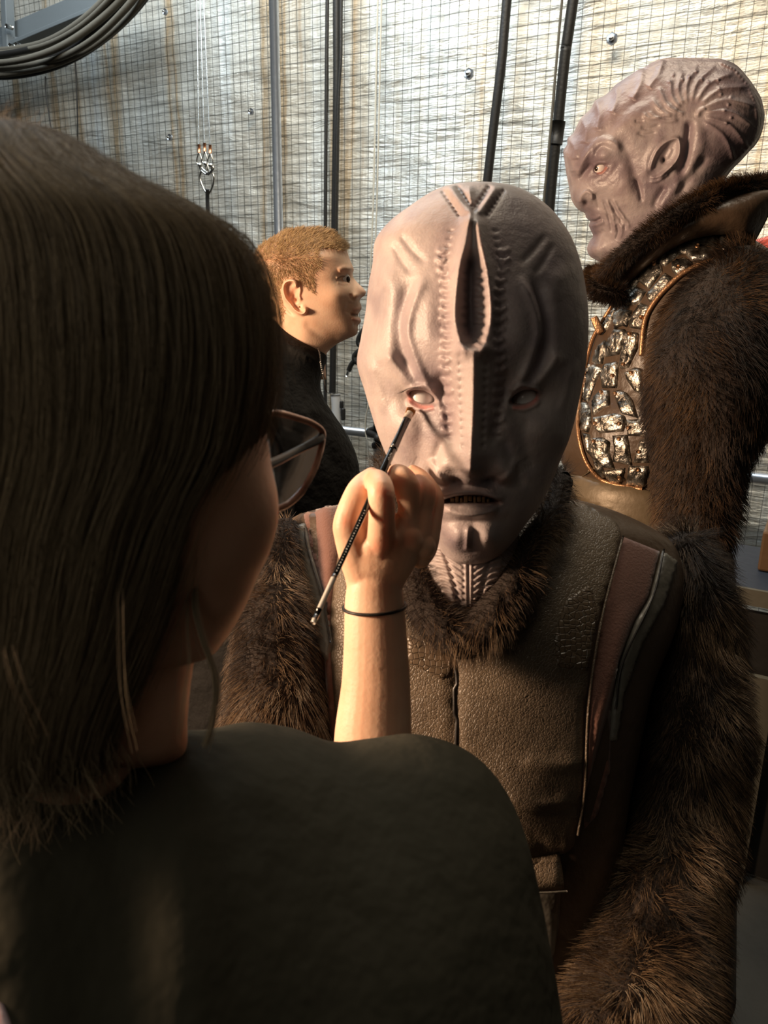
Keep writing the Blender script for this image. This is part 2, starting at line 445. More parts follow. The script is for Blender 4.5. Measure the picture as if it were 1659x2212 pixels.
MCOPP = mat('copper', (.72, .33, .17), .35, metal=.9); noisebump(MCOPP, 200, .0006)
MCABLE = mat('black_rubber', (.016, .015, .014), .5, spec=.4); noisebump(MCABLE, 90, .001)
MCABLG = mat('dusty_cable', (.115, .105, .085), .85, spec=.15); noisebump(MCABLG, 50, .001)
MWIRE = mat('mesh_wire', (.10, .10, .09), .45, metal=.5); noisebump(MWIRE, 200, .0002)
MROPE = mat('pale_cord', (.55, .52, .44), .7); noisebump(MROPE, 300, .0006)
MPVC = mat('grey_pvc', (.5, .5, .5), .35); noisebump(MPVC, 40, .0004)
MEYE = mat('eye_white', (.72, .66, .62), .12, spec=.6); noisebump(MEYE, 60, .0001)
MIRISC = mat('pale_contact_lens', (.80, .80, .80), .08, spec=.7); noisebump(MIRISC, 60, .0001)
MIRIS = mat('dark_iris', (.03, .02, .015), .15); noisebump(MIRIS, 60, .0001)
MTOOTH = mat('stained_teeth', (.22, .15, .07), .3); noisebump(MTOOTH, 200, .0005)
MMOUTH = mat('mouth_inside', (.05, .012, .01), .4); noisebump(MMOUTH, 90, .001)
MBRUSHB = mat('brush_black', (.008, .008, .008), .13, spec=.7, coat=.6); noisebump(MBRUSHB, 20, .0001)
MBRUSHS = mat('brush_silver', (.78, .70, .60), .38, metal=.35); noisebump(MBRUSHS, 20, .0001)
MWHITE = mat('printed_white', (.8, .78, .74), .5); noisebump(MWHITE, 60, .0001)
MBRIST = mat('orange_bristle', (.55, .24, .06), .6)
noisebump(MBRIST, 400, .0006)
MRIM = mat('rose_acetate', (.62, .28, .18), .18, spec=.6, coat=.5); tint(MRIM, [(.30, (.16, .05, .03)), (.5, (.80, .42, .28))], 22)
MTEMP = mat('tortoiseshell', (.03, .02, .02), .2, spec=.5); noisebump(MTEMP, 60, .0002)
MGLASS = mat('lens_glass', (1, 1, 1), .03); bsdf(MGLASS).inputs['Transmission Weight'].default_value = 1; bsdf(MGLASS).inputs['IOR'].default_value = 1.08
nn_ = nd(MGLASS, 'ShaderNodeTexNoise', Scale=8.0); rr_ = ramp(MGLASS, nn_, 'Fac', [(0, (.93, .90, .90)), (1, (.97, .95, .95))]); lk(MGLASS, rr_, 'Color', bsdf(MGLASS), 'Base Color')
MRED = mat('red_plastic', (.55, .06, .04), .4); noisebump(MRED, 30, .0005)
MTABLE = mat('dark_table', (.010, .009, .008), .5); noisebump(MTABLE, 30, .001)
MBLUE = mat('blue_top', (.010, .018, .034), .6); noisebump(MBLUE, 30, .001)
MAMBER = mat('amber_box', (.10, .05, .018), .5); noisebump(MAMBER, 30, .001)
MPALE = mat('pale_board', (.085, .078, .058), .6); noisebump(MPALE, 30, .001)
MROOM = mat('dark_paint', (.045, .042, .038), .8); noisebump(MROOM, 8, .004)
MFLOOR = mat('dark_concrete', (.05, .045, .038), .75); tint(MFLOOR, [(.3, (.012, .011, .009)), (.7, (.03, .027, .02))], 3); noisebump(MFLOOR, 30, .002)
MTROUS = mat('dark_trousers', (.02, .02, .024), .85); noisebump(MTROUS, 80, .002)
MBOOT = mat('boot_leather', (.015, .012, .01), .4); noisebump(MBOOT, 50, .001)
MPINK = mat('shirt_print', (.75, .30, .28), .6)
tint(MPINK, [(.42, (.75, .12, .06)), (.5, (.6, .45, .5))], 40)

# foil sheet: crinkled silver insulation with brown and bluish vertical streaks in its base colour
MFOIL = mat('foil_sheet', (.6, .58, .52), .42, metal=.35)
def build_foil():
    m = MFOIL; tc = nd(m, 'ShaderNodeTexCoord')
    def mp(s, r=(0, 0, 0)):
        q = nd(m, 'ShaderNodeMapping'); q.inputs['Scale'].default_value = s; q.inputs['Rotation'].default_value = r; lk(m, tc, 'UV', q, 'Vector'); return q
    n1 = nd(m, 'ShaderNodeTexNoise', Scale=1.0, Detail=6.0, Roughness=.62, Distortion=.35); lk(m, mp((2.2, 15, 1)), 0, n1, 'Vector')   # horizontal creases
    r1 = ramp(m, n1, 'Fac', [(.36, (0, 0, 0)), (.5, (.75, .75, .75)), (.54, (1, 1, 1)), (.66, (.2, .2, .2))])
    n2 = nd(m, 'ShaderNodeTexNoise', Scale=1.0, Detail=3.0, Roughness=.5); lk(m, mp((13, .55, 1)), 0, n2, 'Vector')                     # vertical ribs
    n3 = nd(m, 'ShaderNodeTexVoronoi', Scale=1.0, _feature='F1', _distance='CHEBYCHEV'); lk(m, mp((9, 17, 1)), 0, n3, 'Vector')        # crumple facets
    # creases fade to the lower right where the sheet hangs taut
    b1 = addbump(m, r1, 'Color', .022, .38); b2 = addbump(m, n2, 'Fac', .022, .5, b1); b3 = addbump(m, n3, 'Distance', .012, .45, b2)
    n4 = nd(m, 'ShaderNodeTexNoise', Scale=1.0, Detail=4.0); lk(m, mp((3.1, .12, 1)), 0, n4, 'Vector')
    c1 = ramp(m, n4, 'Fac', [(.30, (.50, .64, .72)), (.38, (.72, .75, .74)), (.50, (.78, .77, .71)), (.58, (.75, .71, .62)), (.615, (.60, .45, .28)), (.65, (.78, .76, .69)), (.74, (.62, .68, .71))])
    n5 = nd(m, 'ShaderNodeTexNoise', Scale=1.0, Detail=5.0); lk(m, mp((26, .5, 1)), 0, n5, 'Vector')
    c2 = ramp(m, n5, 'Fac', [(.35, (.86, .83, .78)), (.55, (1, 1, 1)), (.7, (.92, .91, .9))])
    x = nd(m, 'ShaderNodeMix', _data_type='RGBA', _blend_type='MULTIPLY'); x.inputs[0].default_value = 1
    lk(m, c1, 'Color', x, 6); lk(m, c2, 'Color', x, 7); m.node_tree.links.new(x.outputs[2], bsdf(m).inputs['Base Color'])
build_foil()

# ------------------------------------------------------------------ the room
A30 = math.radians(30); WE = np.array([math.cos(A30), -math.sin(A30), 0]); WN = np.array([-math.sin(A30), -math.cos(A30), 0]); WO = np.array([0, 4.4, 0.])
def WP(u, h, off=0.): return WO+WE*u+np.array([0, 0, h])+WN*off
def WX(px, py, off=0.):
    d = ray(px, py); t = ((WO+WN*off-CAM)@WN)/(d@WN); return CAM+d*t[..., None] if np.ndim(t) else CAM+d*t
def wuv(p): return (p-WO)@WE, p[2]

def struct(name, v, f, m, **kw):
    o = mesh(name, v, f, m, smooth=False); o['kind'] = 'structure'; return o
U0W, U1W, HT = -5.0, 4.5, 4.6
pts = [WP(U0W, 0), WP(U1W, 0)]
xl, yl = pts[0][0], pts[0][1]; xr, yr = pts[1][0], pts[1][1]
struct('floor', *box((0, 2., -.05), (12, 12, .1)), MFLOOR)
struct('ceiling', *box((0, 2., HT+.05), (12, 12, .1)), MROOM)
struct('wall_left', *box((xl-.05, (yl-3.5)/2, HT/2), (.1, yl+3.5, HT)), MROOM)
struct('wall_right', *box((xr+.05, (yr-3.5)/2, HT/2), (.1, yr+3.5, HT)), MROOM)
struct('wall_front', *box((0, -3.55, HT/2), (xr-xl+.2, .1, HT)), MROOM)
ax3 = np.array([WE, -WN, [0, 0, 1]])
struct('wall_back', *box(WP((U0W+U1W)/2, HT/2, -.12), (U1W-U0W, .1, HT), ax3), MROOM)

def foil():
    nu, nv = 300, 170
    uu = np.linspace(U0W+.02, U1W-.02, nu); hh = np.linspace(.02, HT-.02, nv)
    U, H = np.meshgrid(uu, hh, indexing='ij')
    pp = np.stack([U, H, U*0], -1).reshape(-1, 3)
    w1 = vnoise(pp*np.array([1.2, 3.2, 1]), 3.0, 11)[:, 0]; w2 = vnoise(pp*np.array([6., .6, 1]), 2.4, 12)[:, 1]
    off = .010*w1+.006*w2
    v = (WO+WE*pp[:, :1]+WN*off[:, None]); v[:, 2] = pp[:, 1]
    f = [(i*nv+j, (i+1)*nv+j, (i+1)*nv+j+1, i*nv+j+1) for i in range(nu-1) for j in range(nv-1)]
    N = len(v); back = v-WN*.004
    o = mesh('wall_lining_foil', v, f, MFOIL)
    me = o.data; uvl = me.uv_layers.new(name='UVMap'); li = np.zeros(len(me.loops), int); me.loops.foreach_get('vertex_index', li)
    uvl.data.foreach_set('uv', pp[li, :2].astype(np.float32).ravel())
    md = o.modifiers.new('thick', 'SOLIDIFY'); md.thickness = .004
    o['kind'] = 'structure'
    o['label'] = 'crinkled silver foil sheet covering the back wall behind wire mesh'
    return o
foil()

def wire_mesh():
    vs, fs = [], []; n = 0
    def bar(a, b, r):
        nonlocal n
        d = b-a; d /= np.linalg.norm(d); s = np.cross(d, WN); s /= np.linalg.norm(s)
        q = [s*r+WN*r, -s*r+WN*r, -s*r-WN*r, s*r-WN*r]
        vs.extend([a+x for x in q]+[b+x for x in q])
        fs.extend([(n, n+1, n+5, n+4), (n+1, n+2, n+6, n+5), (n+2, n+3, n+7, n+6), (n+3, n, n+4, n+7)]); n += 8
    g = .05; off = .045; u0, u1 = -3.55, 3.6
    for k in range(int((u1-u0)/g)+1):
        u = u0+k*g; j = .0015*math.sin(k*1.7); bar(WP(u+j, .05, off), WP(u-j, 4.5, off), .00105)
    for k in range(int(4.45/g)+1):
        h = .05+k*g; j = .002*math.sin(k*2.3); bar(WP(u0, h+j, off+.003), WP(u1, h-j, off+.003), .00105)
    o = mesh('wire_mesh_panel', vs, fs, MWIRE, smooth=False)
    tag(o, 'square welded wire mesh stretched over the silver foil wall', 'wire mesh')
wire_mesh()
# ================================================================== person with grey ridged makeup, facing the camera
FA = Frame(1022, 800, .70)
def foot(px, py, z):
    p = P(px, py, z); return (p[0], p[1], 0.0)
alien = empty('person', foot(1022, 1200, .80), 'person in pale grey ridged prosthetic mask and fur-sleeved tunic having eye painted', 'person')
headA = [ # ax,ay(left) bx,by(right) Wf Wb
 (1012, 402, 1060, 401, .006, .006), (968, 406, 1095, 404, .020, .02), (925, 426, 1135, 419, .042, .04), (880, 458, 1172, 444, .058, .06),
 (840, 490, 1204, 476, .070, .075), (813, 528, 1232, 520, .082, .09), (808, 575, 1250, 570, .090, .10), (799, 625, 1261, 625, .095, .11), (793, 680, 1267, 680, .097, .115),
 (783, 735, 1267, 735, .097, .115), (775, 785, 1262, 790, .094, .115), (790, 840, 1252, 845, .090, .11), (805, 890, 1241, 895, .088, .105), (820, 935, 1226, 945, .088, .10),
 (838, 980, 1208, 990, .086, .095), (862, 1025, 1190, 1035, .084, .09), (890, 1075, 1166, 1080, .082, .085), (918, 1120, 1136, 1120, .078, .08), (940, 1160, 1108, 1158, .070, .07), (958, 1188, 1080, 1185, .056, .06), (985, 1203, 1052, 1200, .03, .045)]
def featA(x, y):
    m = np.where(x > 1022, 2*1022-x, x)                    # mirrored coordinate (left side authored)
    d = np.zeros_like(x)
    # long nose blade from the brow to the tip
    d += rid(x, y, [(1022, 735), (1023, 800), (1022, 870), (1019, 940), (1016, 1000), (1012, 1030)], .021, 34, 1.25, .10)
    d += rid(x, y, [(1024, 700), (1022, 800), (1018, 1020)], .012, 85, 2.2, .15)
    # slit crest: two rims with a hollow between
    d += rid(m, y, [(1017, 455), (1006, 530), (991, 600), (984, 680), (992, 730), (1012, 785)], .013, 15, 1.6, .12)
    d -= rid(x, y, [(1019, 535), (1016, 620), (1017, 690), (1021, 752)], .015, 14, 2.0, .22)
    for k in range(14): d += bmp(x, y, 1030+3*math.sin(k), 590+k*12, 8, 3.2, .0035, .5)
    d += bmp(x, y, 1020, 640, 62, 190, .009)
    d += rid(x, y, [(1012, 400), (1016, 440), (1018, 500)], .006, 10, 1.5, .2)
    # chevron scales, two columns either side of the crest
    for k in range(19):
        yy = 545+k*21.5; xx = 958+10*math.sin((yy-560)/90.)+ (yy > 760)*(yy-760)*.13
        jx = 3*math.sin(k*5.1); d += rid(m, y, [(xx-16+jx, yy-9+jx), (xx+jx, yy+1), (xx+10+jx, yy-7)], .0019*(.7+.5*abs(math.sin(k*1.9))), 5.5, 2, .2, False)
        d -= bmp(m, y, xx-3, yy+9, 9, 4, .0016)
    for k in range(12):
        yy = 770+k*17; xx = 995+k*.6
        d -= bmp(m, y, xx, yy, 5, 6, .0028)
    for k in range(9):                                     # rims of the slit are scalloped
        yy = 590+k*19; d -= bmp(m, y, 1003, yy, 8, 4, .0035)
    # crown scales running back over the top
    for k in range(7):
        t = k/6.; xx = 1008-t*34; yy = 462-t*52
        d += bmp(m, y, xx, yy, 11, 7, .0045); d -= bmp(m, y, xx+15, yy-4, 5, 5, .004); d -= bmp(m, y, xx-16, yy+4, 5, 5, .0035)
    for k in range(6):
        d -= bmp(m, y, 975-k*3, 500+k*17, 7, 3.5, .0014)
    # brow fold that sweeps from the temple to the inner eye
    d += rid(m, y, [(922, 590), (893, 655), (881, 715), (893, 765), (915, 815), (938, 850), (955, 890), (962, 925)], .0065, 12, 1.8, .14)
    d -= rid(m, y, [(905, 590), (872, 660), (863, 715), (876, 770), (899, 825)], .0055, 20, 2, .2)
    d -= rid(m, y, [(958, 790), (955, 850), (972, 920), (985, 970)], .006, 14, 2, .2)
    d += bmp(m, y, 925, 690, 38, 95, .008)                 # frontal lobe
    d += rid(m, y, [(822, 560), (850, 640), (848, 730), (830, 800)], .004, 22, 2, .2)
    for k, (a, b) in enumerate([((845, 520), (895, 600)), ((860, 500), (925, 575))]):
        d -= rid(m, y, [a, ((a[0]+b[0])/2-4, (a[1]+b[1])/2), b], .0022, 8, 2, .25)
    d += rid(m, y, [(830, 755), (862, 800), (895, 838), (930, 838)], .0055, 13, 2, .2)       # upper lid fold
    d += rid(m, y, [(795, 770), (815, 840), (835, 900)], .003, 12, 2, .25)
    # eye sockets
    d -= bmp(m, y, 912, 862, 52, 30, .013)
    d += rid(m, y, [(872, 852), (893, 838), (918, 834), (945, 850)], .0050, 6, 2, .2)
    d += rid(m, y, [(874, 862), (890, 876), (915, 884), (945, 876)], .0045, 6, 2, .2)
    e = (np.abs(m-912)/31.)**1.5+((y-858-(m-912)*.30)/14.5)**2
    d -= .018*(1-sstep(e, .55, 1.25))
    # cheek, muzzle
    d += bmp(m, y, 862, 925, 52, 44, .007)
    d -= rid(m, y, [(900, 890), (912, 930), (905, 985), (890, 1030)], .0028, 16, 2, .2)
    d -= rid(m, y, [(962, 935), (948, 975), (928, 1020), (915, 1060)], .0040, 13, 2, .2)
    d += bmp(m, y, 955, 1012, 28, 26, .010)                 # nostril wing
    d += rid(m, y, [(930, 985), (940, 1012), (960, 1034), (990, 1040)], .0050, 8, 2, .2)
    d -= bmp(m, y, 982, 1038, 16, 8, .012)
    d += bmp(x, y, 1014, 1022, 30, 26, .010)
    d -= bmp(x, y, 1015, 1050, 70, 10, .006)
    d += bmp(x, y, 1015, 1080, 100, 60, .008)
    d += rid(x, y, [(940, 1078), (975, 1062), (1015, 1056), (1055, 1062), (1092, 1080)], .0065, 8, 2, .15)
    e = ((x-1016)/64.)**2+((y-1078-.0016*(x-1016)**2)/11.)**2
    d -= .018*(1-sstep(e, .5, 1.3))
    d += rid(x, y, [(955, 1090), (985, 1103), (1016, 1107), (1050, 1102), (1078, 1090)], .0065, 9, 2, .15)
    d -= bmp(x, y, 1015, 1125, 60, 10, .004)
    d += bmp(m, y, 988, 1160, 26, 26, .010); d += rid(x, y, [(1012, 1130), (1010, 1160), (1008, 1192)], .004, 7, 1.6, .2)
    for k in range(14):
        a = 835+k*6; d -= rid(m, y, [(a+70, 985+k*3), (a+62, 998+k*4), (a+58, 1012+k*4)], .0007, 3, 2, .2)
    return d
spA = np.r_[np.linspace(0, .2, 70)**1, np.linspace(.2, 1, 330)[1:]]
spA = np.linspace(0, 1, 400)
# arc-length friendly stations
qA = crom(np.array(headA, float), 900); LA = np.r_[0, np.cumsum(np.abs(np.diff(qA[:, 1]))+.35*np.abs(np.diff(qA[:, 0])))]; sA = np.linspace(0, LA[-1], 400)
headAq = np.stack([np.interp(sA, LA, qA[:, k]) for k in range(6)], 1)
vA, fA = orient(*loft(FA, headAq, 400, 300, featA, pw=.42, spacing=np.linspace(0, 1, 400)))
xA, yA = project(vA); mA = np.where(xA > 1022, 2044-xA, xA)
front = ((vA-FA.o)@FA.w > .0)
pc = np.ones((len(vA), 3))
def paint(pc, wgt, col): return pc*(1-wgt[:, None])+np.array(col)[None]*wgt[:, None]
# airbrushed pigment of the prosthetic
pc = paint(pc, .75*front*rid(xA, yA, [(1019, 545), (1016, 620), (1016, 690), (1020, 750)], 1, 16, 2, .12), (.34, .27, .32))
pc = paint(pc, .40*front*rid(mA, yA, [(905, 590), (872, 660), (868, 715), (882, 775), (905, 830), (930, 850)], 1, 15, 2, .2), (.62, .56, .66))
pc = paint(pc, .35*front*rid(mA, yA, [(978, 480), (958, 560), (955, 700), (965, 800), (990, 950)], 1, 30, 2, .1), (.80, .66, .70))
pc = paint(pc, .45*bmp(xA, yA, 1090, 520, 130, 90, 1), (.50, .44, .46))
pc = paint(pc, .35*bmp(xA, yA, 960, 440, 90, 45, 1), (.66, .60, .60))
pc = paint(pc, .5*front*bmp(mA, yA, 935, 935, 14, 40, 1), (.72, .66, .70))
pc = paint(pc, .85*front*rid(mA, yA, [(882, 856), (892, 869), (912, 879), (940, 880)], 1, 5.0, 2, .1), (2.0, .95, .85))
pc = paint(pc, .75*front*bmp(mA, yA, 888, 858, 7, 9, 1), (2.0, .85, .75))
pc = paint(pc, .6*front*rid(mA, yA, [(878, 852), (893, 842), (905, 838)], 1, 3.5, 2, .1), (.30, .27, .27))
ee = ((xA-1016)/64.)**2+((yA-1078-.0016*(xA-1016)**2)/11.)**2
pc = paint(pc, .93*front*(1-sstep(ee, .5, 1.2)), (.12, .03, .02))
for k in range(19):
    yy = 545+k*21.5; xx = 958+10*math.sin((yy-560)/90.)+(yy > 760)*(yy-760)*.13
    pc = paint(pc, .35*front*bmp(mA, yA, xx-3, yy+9, 8, 4, 1), (.5, .38, .44))
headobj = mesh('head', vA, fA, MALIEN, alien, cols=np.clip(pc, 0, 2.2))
treeA = bvh(vA, fA)
# eyes
for sx in (1, -1):
    ex = 1022+sx*-110 if sx == 1 else 1132
    h, n = cast(treeA, ex, 859)
    c = h+FA.w*.0032
    ev, ef = ball(c, .0135, 28, 18, [FA.r, FA.u, FA.w])
    eo = mesh('eye', ev, ef, MEYE, alien)
    look = FA.w*.9+FA.u*.05+FA.r*(.12); look /= np.linalg.norm(look)
    ax = np.cross(look, [0, 0, 1.]); ax /= np.linalg.norm(ax); az = np.cross(look, ax)
    iv, jf = ball(c+look*.0094, (.0085, .0085, .0050), 24, 12, [ax, az, look])
    mesh('pale_contact_lens', iv, jf, MIRISC, eo)
# ear-like fin at the left of the skull
# upper and lower teeth inside the mouth
tv = []
for k in range(9):
    x = 978+k*9.5; h, n = cast(treeA, x, 1076+abs(k-4)*.8); h = h+FA.w*.004+FA.u*.0006*math.sin(k*2.2)
    v, f = box(h, (.0036-.0006*(k % 3), .0046+.0016*(k % 2), .003), [FA.r, FA.u, FA.w]); tv.append((v, f))
to = mesh('teeth', *join(tv), MTOOTH, alien, smooth=False); bevel(to, .0008)
# eyelashes
ls = []
for k in range(26):
    t = k/25.; x = 872+t*30; y = 846-9*math.sin(t*2.2)
    h, n = cast(treeA, x, y); d = -FA.r*(.8-.9*t)+FA.u*.15-FA.u*.5*(1-t)+FA.w*.7; d /= np.linalg.norm(d)
    ls.append([h, h+d*.004, h+d*.008+FA.u*.0008])
strands('eyelashes', np.array(ls), .00012, MCABLE, alien)

# neck with stacked ridges
FN = Frame(1010, 1250, .735)
def featN(x, y):
    d = np.zeros_like(x); m = np.where(x > 1012, 2024-x, x)
    for k in range(15):
        yy = 1190+k*13.5
        d += rid(m, y, [(925+k*3, yy-22), (955+k*2, yy-16), (985, yy), (1004, yy+14)], .0042, 4.2, 2, .12)
    d += rid(m, y, [(1006, 1180), (1008, 1350)], .004, 6, 1.6, .02, False)
    d -= rid(m, y, [(955, 1180), (975, 1240), (1000, 1340)], .003, 5, 2, .1)
    return d
neck = [(915, 1060, 1120, 1060, .05, .06), (912, 1130, 1120, 1130, .05, .062), (905, 1200, 1125, 1200, .052, .065), (895, 1270, 1135, 1270, .05, .068), (905, 1320, 1125, 1320, .035, .065), (930, 1350, 1100, 1350, .01, .05)]
vN, fN = orient(*loft(FN, neck, 150, 160, featN, pw=.45))
mesh('neck', vN, fN, MALIEN, alien, cols=np.ones((len(vN), 3))*.92)

# torso under the tunic
FT = Frame(1010, 1500, .84)
torso = [(900, 1085, 1130, 1080, .035, .05), (800, 1090, 1215, 1082, .05, .06), (700, 1106, 1310, 1105, .062, .075), (628, 1130, 1400, 1145, .078, .088), (618, 1180, 1455, 1190, .092, .10), (625, 1260, 1470, 1270, .108, .11), (635, 1360, 1450, 1370, .122, .115),
         (630, 1480, 1405, 1480, .128, .115), (660, 1620, 1375, 1620, .12, .11), (690, 1760, 1350, 1760, .108, .105), (700, 1900, 1335, 1900, .105, .105), (690, 2080, 1330, 2080, .11, .11), (670, 2300, 1340, 2300, .12, .12), (660, 2600, 1360, 2600, .12, .12)]
def featT(x, y):
    d = bmp(x, y, 1140, 1330, 110, 120, .012)+bmp(x, y, 860, 1330, 110, 120, .012)
    d -= rid(x, y, [(800, 1880), (1000, 1910), (1240, 1830)], .006, 28, 2, .1)
    d += bmp(x, y, 1120, 1730, 70, 90, .006)
    d -= rid(x, y, [(1190, 1830), (1120, 1800), (1050, 1820)], .004, 12, 2, .2)
    d -= bmp(x, y, 985, 1420, 14, 300, .004)
    return d
vT, fT = orient(*loft(FT, torso, 200, 160, featT, pw=.42))
treeT = bvh(vT, fT)
mesh('undershirt', vT, fT, MLEATH, alien)
def panel(name, poly, m, off=.004, parent=None, step=11, edge=8, hf=None, tree=None, lift=0., label=None):
    v, f = drape(poly, tree or treeT, off, step, edge, hfun=hf, lift=lift)
    o = mesh(name, v, f, m, parent or alien)
    if label: o['label'] = label
    return o
front_poly = crom([(985, 1385), (890, 1320), (830, 1230), (790, 1130), (760, 1110), (735, 1180), (716, 1330), (722, 1500), (742, 1650), (770, 1780), (800, 1850), (985, 1885), (1212, 1845), (1242, 1790), (1255, 1700), (1264, 1520), (1290, 1350), (1340, 1165), (1300, 1110), (1215, 1085), (1150, 1160), (1120, 1270), (1070, 1350), (985, 1385)], 140)
def hf(x, y): return float(rid(np.array([x*1.]), np.array([y*1.]), [(1255, 1640), (1190, 1650), (1120, 1642)], .003, 12)[0]+rid(np.array([x*1.]), np.array([y*1.]), [(1235, 1720), (1150, 1735), (1090, 1715)], .003, 10)[0])
front_o = panel('leather_front_panel', front_poly, MTUNIC, .005, step=12, hf=hf)
panel('croc_yoke', [(1272, 1262), (1215, 1300), (1190, 1380), (1200, 1440), (1264, 1450), (1274, 1400), (1286, 1330)], MCROC, .0015, tree=None, lift=.0045, step=9)
panel('croc_yoke', [(880, 1370), (990, 1425), (990, 1440), (960, 1470), (880, 1430)], MCROC, .0015, lift=.0045, step=9)
panel('waist_flap', [(1085, 1850), (1208, 1838), (1214, 1920), (1130, 1926), (1105, 1900)], MTUNIC, .006, lift=.003)
panel('skirt_panel', [(1100, 1915), (1212, 1915), (1205, 2010), (1188, 2120), (1180, 2300), (1000, 2300), (1000, 1920)], MSTRAP, .004)
def folds(x, y): return float(.006*math.sin((x*1.0+(y-1100)*.28)/13.)*min(1, max(0, (y-1300)/150)))
panel('brown_cloth_side', [(1345, 1160), (1425, 1192), (1400, 1290), (1370, 1340), (1335, 1430), (1318, 1530), (1318, 1660), (1290, 1760), (1262, 1790), (1258, 1700), (1268, 1520), (1294, 1350)], MCLOTH, .003, step=7, hf=folds)
panel('brown_cloth_side', [(655, 1106), (738, 1090), (760, 1110), (735, 1180), (716, 1330), (722, 1500), (742, 1650), (722, 1660), (706, 1500), (700, 1380), (706, 1300), (672, 1190)], MCLOTH, .003, step=7, hf=lambda x, y: float(.004*math.sin((x-(y-1100)*.06)/11.)))
panel('grey_leather_strip', [(1430, 1190), (1462, 1215), (1430, 1310), (1385, 1390), (1345, 1500), (1330, 1600), (1316, 1600), (1322, 1520), (1338, 1430), (1373, 1340), (1403, 1290)], MSTRAP, .005, step=6)
panel('grey_leather_strip', [(640, 1135), (661, 1130), (674, 1195), (706, 1300), (722, 1390), (712, 1440), (690, 1400), (664, 1340), (652, 1290), (645, 1230), (638, 1170)], MSTRAP, .006, step=6)
def seam(pts, r=.0008, m=MBOOT, lift=.006, name='seam', n=50):
    q = drape_line(pts, treeT, lift, n); return mesh(name, *tube(q, r, 6, n=len(q)), m, alien)
seam([(985, 1425), (985, 1600), (984, 1800), (984, 1880)], .0022, lift=.0048, name='centre_seam')
seam([(1340, 1165), (1290, 1350), (1264, 1520), (1255, 1700), (1240, 1800)], .0012, MTUNIC, .0062)
seam([(1425, 1192), (1402, 1290), (1336, 1430), (1320, 1530)], .0010)
seam([(664, 1145), (674, 1195), (706, 1300), (722, 1390)], .0010)
seam([(1130, 1924), (1170, 1922), (1213, 1919)], .0010, MSTRAP, .010)

# fur collar: a ring round the open neck
colL = PL([(1215, 1040, .80), (1195, 1110, .765), (1156, 1170, .728), (1118, 1250, .696), (1064, 1335, .682), (1008, 1378, .684), (955, 1355, .688), (910, 1290, .702), (880, 1190, .728), (845, 1080, .765), (832, 1010, .80), (900, 985, .86), (1010, 975, .885), (1120, 985, .86), (1215, 1040, .80)])
vC, fC = tube(colL, [.011, .012, .014, .017, .020, .019, .019, .018, .015, .013, .012, .012, .012, .012, .011], 14, n=90, caps=False)
oC = mesh('fur_collar', vC, fC, MPELT, alien)
nearO = lambda p: colL[np.argmin(((p[:, None]-colL[None])**2).sum(2), 1)]
fur('fur', vC, fC, 13000, .017, MFUR, oC, flow=(0, -.3, -1), lay=.5, outward=nearO, seed=3, rad=.00017)

# fur sleeves
def sleeve(name, pts, rad, n, m, seed, parent, L=.024, K=5, fl=None, lab=None, r=.00024, keep=None, vox=.008, bumps=.007):
    c = PL(pts); v, f = orient(*tube(c, rad, 40, n=60, ends=.6))
    v = v+vnoise(v, 16, seed)*bumps
    o = mesh(name, v, f, MPELT, parent)
    cc = resample(c, 60)
    near = lambda p: cc[np.argmin(((p[:, None]-cc[None])**2).sum(2), 1)]
    fur('fur', v, f, n, L, m, o, flow=fl if fl is not None else (0, 0, -1), lay=1.15, outward=near, seed=seed, rad=r, K=K, keep=keep, clump=1.0)
    return o
sleeve('fur_sleeve', [(1445, 1195, .885), (1492, 1330, .865), (1488, 1530, .85), (1476, 1730, .83), (1450, 1880, .79), (1395, 2030, .745), (1350, 2200, .70), (1300, 2420, .66)], [.040, .047, .056, .062, .056, .068, .074, .066], 60000, MFUR, 5, alien)
sleeve('fur_sleeve', [(615, 1150, .86), (590, 1250, .82), (592, 1400, .79), (592, 1560, .775), (590, 1760, .76), (640, 1980, .74), (720, 2200, .70)], [.018, .031, .046, .056, .06, .06, .055], 34000, MFUR, 9, alien)
# gloves / lower body, out of frame
def legs(root, cx, cy, hip=.92, w=.10, m=MTROUS, foot_dir=(0, -1), tor_r=.15):
    pr = []
    for s in (-1, 1):
        x, y = cx+s*w, cy
        pr.append(tube(np.array([[cx+s*w*.8, y, hip+.06], [x, y, hip-.1], [x, y-.01, .5], [x, y+.01, .12]]), [.095, .09, .062, .048], 16, ends=.5))
    pr.append(tube(np.array([[cx, cy, hip+.25], [cx, cy, hip+.1], [cx, cy, hip-.02]]), [tor_r*.95, tor_r, tor_r*.9], 20, ends=.3))
    blob('trousers', pr, .012, 6, m, root)
    for s in (-1, 1):
        x = cx+s*w; d = np.array([foot_dir[0], foot_dir[1], 0.])
        a = np.array([x, cy, .055])
        mesh('boot', *join([tube(np.array([a-d*.06, a+d*.02, a+d*.10, a+d*.17]), [.045, .05, .046, .034], 14, ends=.7, flat=(.8, (0, 0, 1))), tube(np.array([[x, cy, .05], [x, cy, .2]]), [.05, .055], 14), box(a+d*.05-np.array([0, 0, .045]), (.09, .25, .02) if abs(d[1]) > .5 else (.25, .09, .02))]), MBOOT, root)
pA = P(1010, 1500, .86); legs(alien, pA[0], pA[1]+.02, .95, .10)
